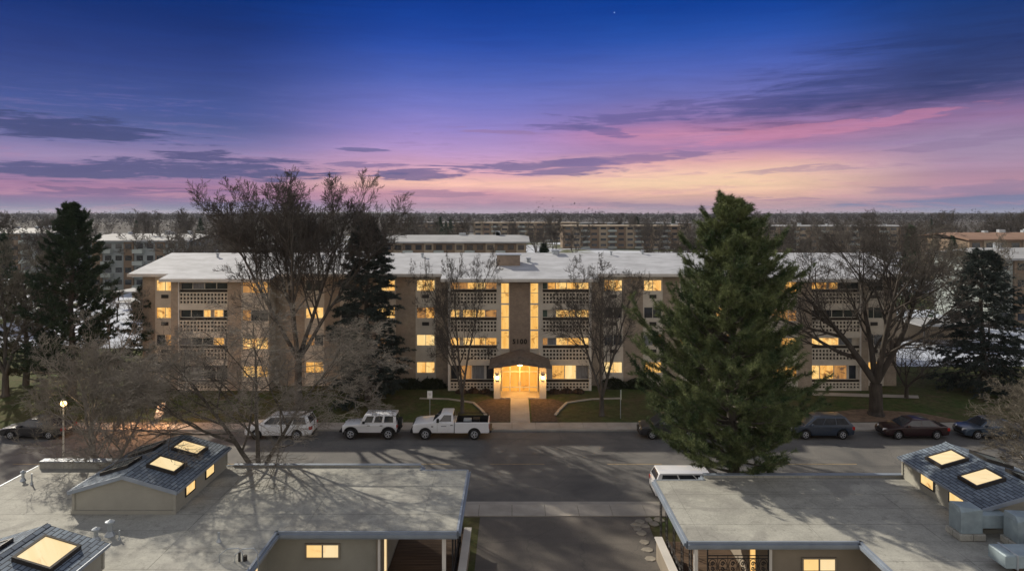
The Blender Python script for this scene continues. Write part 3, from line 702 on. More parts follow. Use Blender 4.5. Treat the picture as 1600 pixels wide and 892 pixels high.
def flat_roof(root, poly, name='roof'):
    # poly ccw in xy
    mb = MB(); mb.prism(poly, 'z', RZ-.28, RZ)
    r_ = mb.build(name, 'roofmem', root, world=True)
    fs = MB(); n_ = len(poly)
    for i in range(n_):
        a = Vector((*poly[i],0)); b_ = Vector((*poly[(i+1)%n_],0)); d = (b_-a).normalized(); nrm = Vector((d.y,-d.x,0))
        o0 = nrm*.004; o1 = nrm*.10
        a2, b2 = a-d*.0, b_+d*.0
        q = [a2+o0,b2+o0,b2+o1+d*.05,a2+o1-d*.05]
        fs.hexa([p+Vector((0,0,RZ-.30)) for p in q] + [p+Vector((0,0,RZ+.015)) for p in q])
        q = [a2+nrm*.102,b2+nrm*.102,b2+nrm*.20+d*.05,a2+nrm*.20-d*.05]
        fs.hexa([p+Vector((0,0,RZ-.20)) for p in q] + [p+Vector((0,0,RZ-.07)) for p in q])
    fs.build('gutter', 'gutter', r_, world=True)
    return r_
def iron_post(mb, x, y, z0=.3, z1=3.1, axis='y', w_=.32):
    for d in (-w_/2, w_/2):
        xx, yy = (x, y+d) if axis == 'y' else (x+d, y)
        mb.tube([(xx,yy,z0),(xx,yy,z1)], .028, 5)
    z = z0+.15
    while z < z1-.25:
        p = []
        for k in range(9):
            a = k/8*2*math.pi; u = math.sin(a)*w_*.42; p.append((x, y+u, z+.14-.14*math.cos(a/2*1.)*1.) if axis == 'y' else (x+u, y, z+.14-.14*math.cos(a/2)))
        mb.tube(p, .011, 4, False); z += .30
def scroll_panel(mb, x0, x1, y, z0, z1, axis='x'):
    def P(u, z): return (u, y, z) if axis == 'x' else (y, u, z)
    for z in (z0, z1, z1-.12): mb.tube([P(x0,z), P(x1,z)], .02, 5)
    n_ = max(2, int((x1-x0)/.42)); w_ = (x1-x0)/n_; zc = (z0+z1-.12)/2; rr = min(w_, z1-.12-z0)*.44
    for i in range(n_+1): mb.tube([P(x0+i*w_,z0), P(x0+i*w_,z1)], .014, 4)
    for i in range(n_):
        c = x0+(i+.5)*w_
        for sg in (-1,1):
            p = []
            for k in range(15):
                a = k/14*2.6*math.pi; r_ = rr*.5*(1-k/17); p.append(P(c+math.cos(a)*r_, zc+sg*(rr*.52)+sg*math.sin(a)*r_))
            mb.tube(p, .024, 5, False)
        k2 = [P(c+math.cos(k/12*2*math.pi)*w_*.42, zc+math.sin(k/12*2*math.pi)*(z1-.12-z0)*.46) for k in range(13)]
        mb.tube(k2, .016, 4, False)
# ---- left house
lh = empty('flat_roofed_house', (-14, 31, 0), 'flat roofed grey sided house in the left foreground with two shingled roof monitors', 'house')
def lb(mb, name, m, parent=None, **k): return mb.build(name, m, parent or lh, world=True, **k)
L_poly = [(-25.6,10),(-10.15,10),(-10.15,29.35),(-2.4,29.35),(-2.4,36.3),(-4.9,36.3),(-4.9,36.95),(-25.6,36.95)]
rl = flat_roof(lh, L_poly)
lb(MB().box(-25.3,-20.3,36.55,36.93,RZ+.002,RZ+.36).box(-15.0,-4.95,36.78,36.93,RZ+.002,RZ+.10), 'parapet', 'roofmem', rl)
lb(MB().box(-25.3,-20.3,36.5,36.98,RZ+.362,RZ+.40).box(-15.0,-4.92,36.74,36.98,RZ+.102,RZ+.13), 'parapet_cap', 'gutter', rl)
mb = MB(); mb.box(-25.2,-10.7,10.4,36.5,-.05,3.1); mb.box(-10.8,-5.85,29.85,36.0,-.05,3.1)
siding_wall(mb, -10.72, -5.83, .0, 3.1, 29.83, .19); siding_wall(mb, 10.4, 29.8, 0, 3.1, -10.70, .19, 'x', 1); siding_wall(mb, 29.85, 36.0, 0, 3.1, -5.85, .19, 'x', 1)
lb(mb, 'wall', 'siding')
lb(MB().box(-5.92,-5.80,29.74,29.86,0,3.1), 'corner_board', 'siding_warm')
def hwin(root, x0, x1, z0, z1, y, mats=('litA','litB'), name='window'):
    mb = MB(); fr = .07
    mb.box(x0,x1,y-.09,y,z0,z0+fr); mb.box(x0,x1,y-.09,y,z1-fr,z1); mb.box(x0,x0+fr,y-.09,y,z0+fr,z1-fr); mb.box(x1-fr,x1,y-.09,y,z0+fr,z1-fr)
    xm = (x0+x1)/2; mb.box(xm-.03,xm+.03,y-.09,y,z0+fr,z1-fr)
    w_ = mb.build(name, 'siding_warm', root, world=True)
    for (a,b_,mm) in ((x0+fr,xm-.03,mats[0]),(xm+.03,x1-fr,mats[1])): MB().box(a,b_,y-.05,y-.03,z0+fr,z1-fr).build('pane', mm, w_, world=True)
def swin(root, x, y0, y1, z0, z1, f, m='litD', name='window', frm='siding_warm'):
    mb = MB(); fr = .07; a, b_ = sorted((x, x+f*.09))
    mb.box(a,b_,y0,y1,z0,z0+fr); mb.box(a,b_,y0,y1,z1-fr,z1); mb.box(a,b_,y0,y0+fr,z0+fr,z1-fr); mb.box(a,b_,y1-fr,y1,z0+fr,z1-fr)
    w_ = mb.build(name, frm, root, world=True); a, b_ = sorted((x+f*.03, x+f*.05)); MB().box(a,b_,y0+fr,y1-fr,z0+fr,z1-fr).build('pane', m, w_, world=True)
M['litplain'] = litmat('lit_plain', (1.,.66,.27), (.96,.60,.22), (.9,.54,.2), .95, 1., 2., .1)
M['litpale'] = litmat('lit_pale', (1.,.76,.42), (.96,.68,.34), (.9,.6,.3), .9, 1., 2., .1)
hwin(lh, -9.02, -7.5, 2.0, 2.68, 29.81, ('litplain','litpale'))
swin(lh, -10.68, 27.0, 28.6, 1.7, 2.65, 1, 'litpale')
swin(lh, -5.83, 30.6, 31.5, .35, 2.75, 1, 'litpale', 'porch_door'); 
# porch deck
mb = MB(); yy = 29.6
while yy < 36.2: mb.box(-5.8,-2.55,yy,yy+.135,.2,.32); yy += .15
lb(mb, 'porch_deck', 'wood')
lb(MB().box(-3.02,-2.86,29.45,29.61,.32,3.12), 'porch_post', 'white'); lb(MB().box(-5.80,-5.70,29.5,29.6,.32,3.12), 'porch_post', 'white')
lb(MB().box(-2.35,-2.12,24,34.6,.0,1.05), 'porch_wall', 'siding_warm'); lb(MB().box(-2.42,-2.05,24,34.68,1.052,1.12), 'porch_wall_cap', 'fascia')
mb = MB()
for y in (29.9, 31.4, 32.9, 34.4, 35.9): iron_post(mb, -2.6, y, .32, 3.1)
for (a,b_) in ((30.06,31.24),(31.56,32.74),(33.06,34.24)): scroll_panel(mb, a, b_, -2.6, .5, 1.25, 'y')
lb(mb, 'iron_railing', 'iron')
monitor(lh, -20.0, -15.3, 31.05, 36.7, 'siding', ((32.0,33.0),(34.1,35.1)), 1, ((1.05,32.85,1.35,1.25),(1.05,35.2,1.35,1.25),(-1.15,32.85,1.3,1.3),(-1.15,35.2,1.3,1.3)))
monitor(lh, -20.0, -15.5, 18.8, 25.95, 'siding', ((21,22),), 1, ((1.15,24.4,1.35,1.7),(-1.15,24.2,1.3,1.6)))
# ---- right house
rhs = empty('flat_roofed_house', (18, 30, 0), 'flat roofed house in the right foreground with one shingled roof monitor and iron porch railings', 'house')
def rb(mb, name, m, parent=None, **k): return mb.build(name, m, parent or rhs, world=True, **k)
R_poly = [(7.35,28.45),(14.55,28.45),(14.55,10),(31,10),(31,35.5),(9.9,35.5),(9.9,34.95),(7.35,34.95)]
rr_ = flat_roof(rhs, R_poly)
rb(MB().box(9.95,30.8,35.3,35.48,RZ+.002,RZ+.12), 'parapet', 'roofmem', rr_); rb(MB().box(9.92,30.8,35.26,35.53,RZ+.122,RZ+.16), 'parapet_cap', 'gutter', rr_)
mb = MB(); mb.box(10.9,15.2,28.95,34.6,-.05,3.1); mb.box(15.1,30.6,10.4,35.0,-.05,3.1)
siding_wall(mb, 10.9, 15.1, 0, 3.1, 28.93, .19); siding_wall(mb, 10.4, 28.9, 0, 3.1, 15.1, .19, 'x', -1); siding_wall(mb, 28.95, 34.6, 0, 3.1, 10.9, .19, 'x', -1)
rb(mb, 'wall', 'siding_warm')
hwin(rhs, 12.25, 13.72, 1.9, 2.52, 28.91, ('litplain','litpale'))
swin(rhs, 15.08, 26.2, 27.6, 1.7, 2.6, -1, 'litpale')
swin(rhs, 10.88, 30.2, 31.1, .35, 2.75, -1, 'litB', 'porch_door')
mb = MB(); yy = 28.7
while yy < 34.8: mb.box(7.5,10.85,yy,yy+.135,.2,.32); yy += .15
rb(mb, 'porch_deck', 'wood')
rb(MB().box(7.62,7.78,28.55,28.71,.32,3.12), 'porch_post', 'white'); rb(MB().box(10.78,10.90,28.6,28.72,.32,3.12), 'porch_post', 'white')
rb(MB().box(7.1,7.33,24,33.6,0,1.05), 'porch_wall', 'siding_warm'); rb(MB().box(7.03,7.40,24,33.68,1.052,1.12), 'porch_wall_cap', 'fascia')
mb = MB()
for y in (28.9, 30.3, 31.8, 33.3, 34.6): iron_post(mb, 7.55, y, .32, 3.1)
for (a,b_) in ((29.06,30.14),(30.46,31.64),(31.96,33.14)): scroll_panel(mb, a, b_, 7.55, .5, 1.25, 'y')
scroll_panel(mb, 8.2, 10.75, 28.62, 1.95, 2.72); 
for x in (8.2, 10.75): mb.tube([(x,28.62,.32),(x,28.62,3.1)], .03, 6)
rb(mb, 'iron_railing', 'iron')
monitor(rhs, 20.15, 24.85, 29.2, 35.3, 'siding', ((30.4,31.5),(32.6,33.7)), -1, ((-1.05,31.2,1.35,1.3),(-1.05,33.7,1.35,1.3),(1.15,31.2,1.3,1.3),(1.15,33.7,1.3,1.3)))
# roof-top equipment
def vent_pipe(x, y, h, r, label, cap=True, cone=True):
    o = empty('vent_pipe', (x,y,RZ), label, 'vent')
    mb = MB(); mb.tube([(0,0,0),(0,0,h)], r, 10); 
    if cone: mb.tube([(0,0,0),(0,0,h*.35)], [r*2.2, r*1.05], 10)
    mb.build('pipe', 'metal', o, smooth=False)
    if cap:
        MB().tube([(0,0,h-.02),(0,0,h+.05),(0,0,h+.12)], [r*1.9,r*1.9,r*.3], 10).build('cap', 'metal', o)
    return o
vent_pipe(-17.4,28.55,.42,.09,'leftmost of the three capped metal vents in front of the roof monitor')
vent_pipe(-17.05,28.95,.55,.10,'middle and tallest of the three vents in front of the roof monitor')
vent_pipe(-16.45,28.6,.38,.03,'thin bare pipe, rightmost of the three vents in front of the roof monitor', False)
vent_pipe(-12.2,28.4,.38,.05,'single short vent pipe alone on the left roof near its inner corner', False)
vent_pipe(-25.0,34.9,.42,.07,'squat capped vent at the far left edge of the left roof')
vent_pipe(-24.2,34.4,.55,.035,'thin vent pipe with tripod stay at far left of the left roof', False)
vent_pipe(24.3+.9,28.0,.5,.12,'capped vent behind the ductwork on the right roof')
# debris twig on the roof
o = empty('fallen_branch', (-21.5,35.4,RZ+.02), 'small fallen bare branch lying on the left roof beside the monitor', 'branch')
mb = MB(); rg = random.Random(3)
for k in range(10):
    a = rg.uniform(-.6,.6); x = rg.uniform(-.5,.3); mb.tube([(x,0,0),(x+.35,math.sin(a)*.3,.04),(x+.7,math.sin(a)*.6,.03)], [.015,.01,.004], 4)
mb.build('twigs', 'twig', o)
# hand rails of the roof ladder
o = empty('roof_ladder', (-10.6,26.7,RZ), 'bent metal handrails of a ladder at the inner corner of the left roof', 'ladder'); mb = MB()
for x in (-.45,.15):
    mb.tube([(x-.4,0,0),(x-.38,0,.3),(x-.1,.02,.52),(x+.35,.02,.55),(x+.5,.02,.35),(x+.52,.02,-.6)], .022, 6)
mb.build('rails', 'metal', o); 
mb = MB(); mb.tube([(-.1,.1,0),(-.1,.1,.35)], .05, 6); mb.tube([(.1,.15,.0),(.1,.15,.2)], .09, 8); mb.build('bracket', 'darkmetal', o)
# air handling on the right roof
def hv(x, y, label):
    o = empty('rooftop_cooler', (x,y,RZ), label, 'cooler', None)
    MB().box(-.55,.55,-.5,.5,0,.28).build('kerb', 'roofmem', o, bevel=.03)
    MB().box(-.45,.45,-.42,.42,.28,1.15).build('cabinet', 'duct', o, bevel=.02)
    mb = MB(); mb.hexa([(-.45,-.42,1.152),(.45,-.42,1.152),(.45,.42,1.152),(-.45,.42,1.152),(-.40,-.2,1.32),(.45,-.42,1.28),(.45,.42,1.28),(-.40,.42,1.32)]); mb.build('cover', 'duct', o)
    MB().box(.452,1.6,-.30,.30,.45,1.0).build('duct', 'duct', o, bevel=.02)
    return o
hv(19.2, 28.9, 'blue grey cooler box on a kerb nearest the roof monitor window')
hv(20.9, 28.0, 'second blue grey cooler box right of and nearer than the first')
o = empty('duct_run', (24,26.6,RZ), 'large pale metal duct run crossing the bottom right of the right roof', 'duct')
mb = MB(); mb.box(-5.4,3,-.9,.1,.25,.75); mb.build('duct', 'duct', o, bevel=.04)
mb = MB(); mb.box(-1.2,2,.6,2.2,.5,1.35); mb.box(-1.8,3,1.1,1.7,1.0,1.5); mb.build('plenum', 'metal', o, bevel=.05)
mb = MB()
for k in range(7): mb.box(-5.0+k*1.2,-4.94+k*1.2,-.93,.13,.22,.78)
mb.build('duct_flange', 'metal', o)
mb = MB()
for k in range(4): mb.box(-4.8+k*2,-4.6+k*2,-.7,-.1,0,.25)
mb.build('sleeper', 'wood', o)
# flagstones
rg = random.Random(12)
FLB = ['top left flagstone nearest the pavement at the driveway corner','small flagstone second from the left in the top row by the pavement','small flagstone tucked under the top row by the pavement','flagstone at the driveway edge just below the top left stone','flagstone at the driveway edge fifth from the bottom of the row','flagstone at the driveway edge fourth from the bottom of the row','broad flagstone third from the bottom of the row','flagstone second from the bottom of the row','lowest flagstone of the row beside the porch wall','rightmost flagstone in the top row by the porch','flagstone just below the rightmost of the top row']
fpx = [(1000,815),(1014,812),(1008,822),(994,820),(996,826),(1003,833),(1007,847),(1012,859),(1017,873),(1030,812),(1022,818)]
for i, (px, py) in enumerate(fpx):
    D = H*F/(py-335); x = (px-800)/F*D; mb = MB(); n_ = 7; rx, ry = rg.uniform(.25,.36), rg.uniform(.24,.36)
    pts = [(math.cos(k/n_*6.283+.3)*rx*rg.uniform(.8,1.1), math.sin(k/n_*6.283+.3)*ry*rg.uniform(.8,1.1)) for k in range(n_)]
    mb.prism(pts, 'z', -.03, .03); o = mb.build('flagstone', 'flag', None, bevel=.012); o.location = (x, D, 0)
    tag(o, FLB[i], 'flagstone', 'flagstones along the right edge of the driveway')

# ------------------------------------------------------------------ vehicles
def arc(cx, r, n_=8): return [(cx+r*math.cos(math.pi*(1-k/n_)), .0, k) for k in range(n_+1)]
def wheel(root, x, y, r, side, w_=.24, rim='rim'):
    mb = MB(); n_ = 20; a, b_ = (y-w_/2, y+w_/2)
    pts = [(x,a,r),(x,a+.03,r),(x,b_-.03,r),(x,b_,r)]
    mb.tube([(x,a,r),(x,a+.035,r),(x,b_-.035,r),(x,b_,r)], [r-.035,r,r,r-.035], n_)
    wh = mb.build('wheel', 'rubber', root, smooth=False)
    mb = MB(); yo = a-.006 if side < 0 else b_+.006; d = -1 if side < 0 else 1
    mb.tube([(x+math.cos(k/16*6.2832)*r*.56,yo,r+math.sin(k/16*6.2832)*r*.56) for k in range(17)], r*.06, 4, False); mb.tube([(x,yo,r),(x,yo+d*.02,r)], [r*.16,r*.13], 8)
    for k in range(5):
        an = k/5*6.283; p = Vector((x+math.cos(an)*r*.5, yo+d*.008, r+math.sin(an)*r*.5)); q = Vector((x+math.cos(an)*r*.12, yo+d*.014, r+math.sin(an)*r*.12)); mb.tube([q,p], r*.09, 4)
    mb.build('rim', rim, wh)
def side_poly(top, zb, wheels, r):
    # top: points from front(-x) to rear(+x); bottom goes back with arches
    pts = list(top); out = list(pts)
    xr = top[-1][0]; xf = top[0][0]
    for cx in sorted(wheels, reverse=True):
        zc = r; hw = math.sqrt(max(0, (r*1.17)**2-(zb-zc)**2))
        a0 = math.atan2(zb-zc, hw); a1 = math.pi-a0
        for k in range(11):
            a = a0+(a1-a0)*k/10; out.append((cx+math.cos(a)*r*1.17, zc+math.sin(a)*r*1.17))
    return [(x, z) for x, z in out]
def car(name, label, loc, paintm, L, W, Ht, top, zb, wheels, r, cab, belt, rz=0, nwin=2, group=None, rails=False, cat='car', dark_trim=False, plate=True):
    """top: hood/belt/boot outline (x,z) from front bottom to rear bottom.  cab: (xb0, xt0, xt1, xb1)"""
    o = empty(name, loc, label, cat, group, rz); w2 = W/2
    poly = side_poly(top, zb, wheels, r)
    mb = MB(); mb.prism(poly[::-1], 'y', -w2, w2); body = mb.build('body', paintm, o, bevel=.07, seg=3, smooth=True)
    me = body.data
    # slight plan taper at both ends
    for v in me.vertices:
        u = abs(v.co.x)/(L/2)
        if u > .72: v.co.y *= 1-.42*(u-.72)**1.3*1.6
        if v.co.z < zb+.12: v.co.y *= .97
    # arch lining (dark)
    MB().box(-L/2+.35, L/2-.35, -w2+.14, w2-.14, zb+.02, r*2.05).build('underbody', 'black', o)
    xb0, xt0, xt1, xb1 = cab; wb, wt = w2-.07, w2-.26
    zt = Ht
    c = [(xb0,-wb,belt-.02),(xb1,-wb,belt-.02),(xb1,wb,belt-.02),(xb0,wb,belt-.02),(xt0,-wt,zt),(xt1,-wt,zt),(xt1,wt,zt),(xt0,wt,zt)]
    mb = MB(); mb.hexa(c); mb.build('cabin', paintm, o, bevel=.06, seg=3, smooth=True)
    C = [Vector(p) for p in c]
    def quad(p00, p10, p11, p01, u0, u1, v0, v1, off):
        f = lambda u, v: (p00*(1-u)+p10*u)*(1-v) + (p01*(1-u)+p11*u)*v
        q = [f(u0,v0), f(u1,v0), f(u1,v1), f(u0,v1)]; n_ = (q[1]-q[0]).cross(q[3]-q[0]).normalized()
        q2 = [p+n_*off for p in q]; q1 = [p-n_*.01 for p in q]
        return MB().hexa(q1+q2)
    quad(C[0],C[1],C[5],C[4], 0,0,0,0,0)
    # windscreen / rear glass
    quad(C[3],C[0],C[4],C[7], .06,.94,.10,.90,.008).build('windscreen', 'glassdark', o)
    quad(C[1],C[2],C[6],C[5], .08,.92,.22,.90,.008).build('rear_window', 'glassdark', o)
    for sgn in (0, 1):
        A = (C[0],C[1],C[5],C[4]) if sgn == 0 else (C[2],C[3],C[7],C[6])
        for i in range(nwin):
            g = .025; u0 = .06+(.88)*i/nwin+g*.5; u1 = .06+.88*(i+1)/nwin-g*.5
            if sgn == 1: u0, u1 = 1-u1, 1-u0
            quad(*A, u0, u1, .14, .86, .007).build('side_window', 'glassdark', o)
    for x in wheels:
        for s in (-1,1): wheel(o, x, s*(w2-.13), r, s)
    xf, xr = -L/2, L/2; hz = top[1][1]*.82 if top[1][1] > .5 else .68
    zl = belt*.80
    for s in (-1,1):
        MB().hexa([(xf-.005,s*(w2-.52),zl-.16),(xf+.30,s*(w2-.10)-.0,zl-.16),(xf+.34,s*(w2-.14),zl-.16),(xf+.1,s*(w2-.5),zl-.16),
                   (xf+.03,s*(w2-.52),zl+.0),(xf+.34,s*(w2-.085),zl+.02),(xf+.38,s*(w2-.14),zl+.02),(xf+.14,s*(w2-.5),zl)]).build('headlight', 'headlamp', o)
        MB().box(xr-.22,xr-.005,min(s*(w2-.38),s*(w2-.075)),max(s*(w2-.38),s*(w2-.075)),zl-.12,zl+.12).build('taillight', 'taillamp', o, bevel=.02)
        MB().hexa([(xb0+.42,s*(w2-.05),belt),(xb0+.60,s*(w2-.05),belt),(xb0+.62,s*(w2+.17),belt+.02),(xb0+.46,s*(w2+.17),belt+.02),
                   (xb0+.46,s*(w2-.05),belt+.15),(xb0+.60,s*(w2-.05),belt+.15),(xb0+.62,s*(w2+.17),belt+.17),(xb0+.50,s*(w2+.17),belt+.17)]).build('mirror', paintm, o, bevel=.02)
        for k in range(min(nwin,2)):
            hx = xb0+.95+(xb1-xb0)*.36*k+.15
            MB().box(hx,hx+.2,min(s*w2,s*(w2+.03)),max(s*w2,s*(w2+.03)),belt-.16,belt-.12).build('door_handle', 'black' if dark_trim else paintm, o)
    mb = MB()
    for xg in [xb0+.35, (xb0+xb1)/2+.05] + ([xb1-.7] if nwin > 2 else []):
        for s in (-1,1): mb.box(xg, xg+.012, min(s*(w2-.01),s*(w2+.003)), max(s*(w2-.01),s*(w2+.003)), zb+.16, belt-.04)
    mb.build('door_seam', 'black', o)
    MB().box(xf-.015, xf+.08, -w2+.55, w2-.55, zl-.28, zl-.05).build('grille', 'black', o)
    MB().box(xf-.0, xf+.12, -w2+.35, w2-.35, zb+.02, zb+.16).build('front_bumper', 'black', o)
    MB().box(xr-.12, xr+.0, -w2+.3, w2-.3, zb+.02, zb+.18).build('rear_bumper', 'black', o)
    MB().box(xr-.02, xr+.012, -.26, .26, zl-.16, zl-.02).build('number_plate', 'signwhite', o)
    if rails:
        mb = MB()
        for s in (-1,1): mb.tube([(xt0+.25,s*(wt-.05),zt-.01),(xt0+.35,s*(wt-.05),zt+.07),(xt1-.3,s*(wt-.05),zt+.07),(xt1-.2,s*(wt-.05),zt-.01)], .018, 6)
        mb.build('roof_rail', 'darkmetal', o)
    return o
GRP = 'vehicles parked along the far kerb'
CY = 52.45
suv_top = lambda L, belt, hood: [(-L/2+.02,.32),(-L/2,.62),(-L/2+.10,hood-.10),(-L/2+.35,hood),(-L/2+1.15,belt-.03),(L/2-.15,belt),(L/2-.02,belt-.12),(L/2,.5),(L/2-.06,.32)]
car('parked_suv', 'long white SUV with roof rails, leftmost white vehicle, half hidden by bare twigs', (-17.7,CY,0), 'pwhite', 5.1,1.95,1.72, suv_top(5.1,1.08,.98), .30, (-1.6,1.45), .36, (-1.55,-.65,2.15,2.48), 1.08, nwin=3, group=GRP, rails=True)
car('parked_suv', 'dark SUV with pale headlight peeking out from behind the left edge of the big pine', (12.0,CY,0), 'pdark', 4.6,1.85,1.68, suv_top(4.6,1.05,.97), .28, (-1.4,1.35), .35, (-1.35,-.5,1.85,2.2), 1.05, nwin=3, group=GRP)
car('parked_crossover', 'dark navy blue crossover parked just right of the big pine', (23.6,CY,0), 'pnavy', 4.7,1.87,1.66, suv_top(4.7,1.06,.96), .28, (-1.42,1.38), .36, (-1.45,-.5,1.7,2.26), 1.04, nwin=3, group=GRP, rails=True)
sed_top = lambda L: [(-L/2+.02,.28),(-L/2,.55),(-L/2+.12,.72),(-L/2+.4,.80),(-L/2+1.35,.93),(L/2-1.1,.98),(L/2-.2,.97),(L/2-.02,.86),(L/2,.5),(L/2-.06,.28)]
car('parked_sedan', 'dark red sedan parked between the navy crossover and the slate blue car', (30.7,CY,0), 'pred', 4.9,1.85,1.44, sed_top(4.9), .24, (-1.5,1.4), .33, (-1.25,-.35,1.0,1.85), .93, nwin=2, group=GRP)
car('parked_sedan', 'slate blue sedan rightmost in the far row behind bare twigs', (36.6,CY,0), 'pblue', 4.6,1.82,1.44, sed_top(4.6), .24, (-1.4,1.3), .33, (-1.2,-.35,.9,1.7), .93, nwin=2, group=GRP)
car('parked_sedan', 'black car at far left under the drooping bare twigs', (-36.4,CY,0), 'pdark', 4.9,1.85,1.46, sed_top(4.9), .24, (-1.5,1.4), .33, (-1.25,-.35,1.0,1.85), .93, nwin=2, group=GRP)
car('parked_van', 'white van on the near side of the road, rear showing beside the right roof', (10.95,41.25,0), 'pwhite', 5.0,1.95,1.62, suv_top(5.0,1.12,1.02), .30, (-1.6,1.5), .36, (-1.75,-.75,2.2,2.45), 1.12, rz=math.pi, nwin=3, cat='van')
# --- boxy off-roader
def offroader():
    o = empty('parked_offroader', (-10.75,CY,0), 'boxy white off-roader with black arches and spare wheel parked behind the pickup', 'off-roader', GRP); W2 = .82
    top = [(-2.1,.55),(-2.12,.98),(-2.02,1.06),(-.72,1.14),(1.98,1.16),(2.0,.55)]
    poly = side_poly(top, .50, (-1.45,1.4), .42)
    MB().prism(poly[::-1],'y',-W2,W2).build('body','pwhite',o,bevel=.04,seg=2,smooth=True)
    MB().box(-1.9,1.85,-.66,.66,.45,.86).build('underbody','black',o)
    c = [(-.80,-W2+.02,1.15),(1.98,-W2+.02,1.15),(1.98,W2-.02,1.15),(-.80,W2-.02,1.15),(-.42,-.70,1.82),(1.92,-.70,1.82),(1.92,.70,1.82),(-.42,.70,1.82)]
    MB().hexa(c).build('hardtop','pwhite',o,bevel=.04,seg=2,smooth=True)
    C = [Vector(p) for p in c]
    def q(A, u0,u1,v0,v1,name):
        p00,p10,p11,p01 = A; f = lambda u,v: (p00*(1-u)+p10*u)*(1-v)+(p01*(1-u)+p11*u)*v
        Q = [f(u0,v0),f(u1,v0),f(u1,v1),f(u0,v1)]; n_ = (Q[1]-Q[0]).cross(Q[3]-Q[0]).normalized()
        MB().hexa([p-n_*.01 for p in Q]+[p+n_*.008 for p in Q]).build(name,'glassdark',o)
    for A, fl in (((C[0],C[1],C[5],C[4]),0),((C[2],C[3],C[7],C[6]),1)):
        for (u0,u1) in ((.10,.32),(.38,.60),(.66,.92)):
            if fl: u0,u1 = 1-u1,1-u0
            q(A,u0,u1,.18,.85,'side_window')
    q((C[3],C[0],C[4],C[7]),.06,.94,.12,.88,'windscreen'); q((C[1],C[2],C[6],C[5]),.1,.9,.2,.85,'rear_window')
    for x in (-1.45,1.4):
        for s in (-1,1):
            wheel(o,x,s*.80,.42,s,.28)
            mb = MB(); p = [(x+math.cos(a)*.53, s*.86, .42+math.sin(a)*.50) for a in [math.pi*k/10 for k in range(11)]]
            mb.tube(p,.06,6); mb.build('fender_flare','black',o)
    for s in (-1,1):
        MB().tube([(-2.14,s*.5,.9),(-2.10,s*.5,.9)],.11,12).build('headlight','headlamp',o)
        MB().box(1.99,2.05,min(s*.6,s*.78),max(s*.6,s*.78),.85,1.05).build('taillight','taillamp',o)
        MB().box(-.55,-.38,min(s*.82,s*1.0),max(s*.82,s*1.0),1.2,1.38).build('mirror','black',o,bevel=.02)
        MB().box(-.2,0.,min(s*.82,s*.85),max(s*.82,s*.85),1.02,1.06).build('door_handle','black',o)
        MB().box(.75,.95,min(s*.82,s*.85),max(s*.82,s*.85),1.02,1.06).build('door_handle','black',o)
    mb = MB()
    for k in range(7): mb.box(-2.135,-2.11,-.33+k*.1,-.28+k*.1,.75,1.0)
    mb.build('grille','black',o)
    MB().box(-2.34,-2.10,-.75,.75,.50,.66).build('front_bumper','black',o,bevel=.03); MB().box(2.0,2.2,-.75,.75,.50,.66).build('rear_bumper','black',o,bevel=.03)
    sw = MB().tube([(2.04,.05,1.05),(2.08,.05,1.05),(2.28,.05,1.05),(2.32,.05,1.05)],[.36,.42,.42,.36],20).build('spare_wheel','rubber',o)
    MB().tube([(2.32,.05,1.05),(2.335,.05,1.05)],.24,14).build('rim','rim',sw)
offroader()
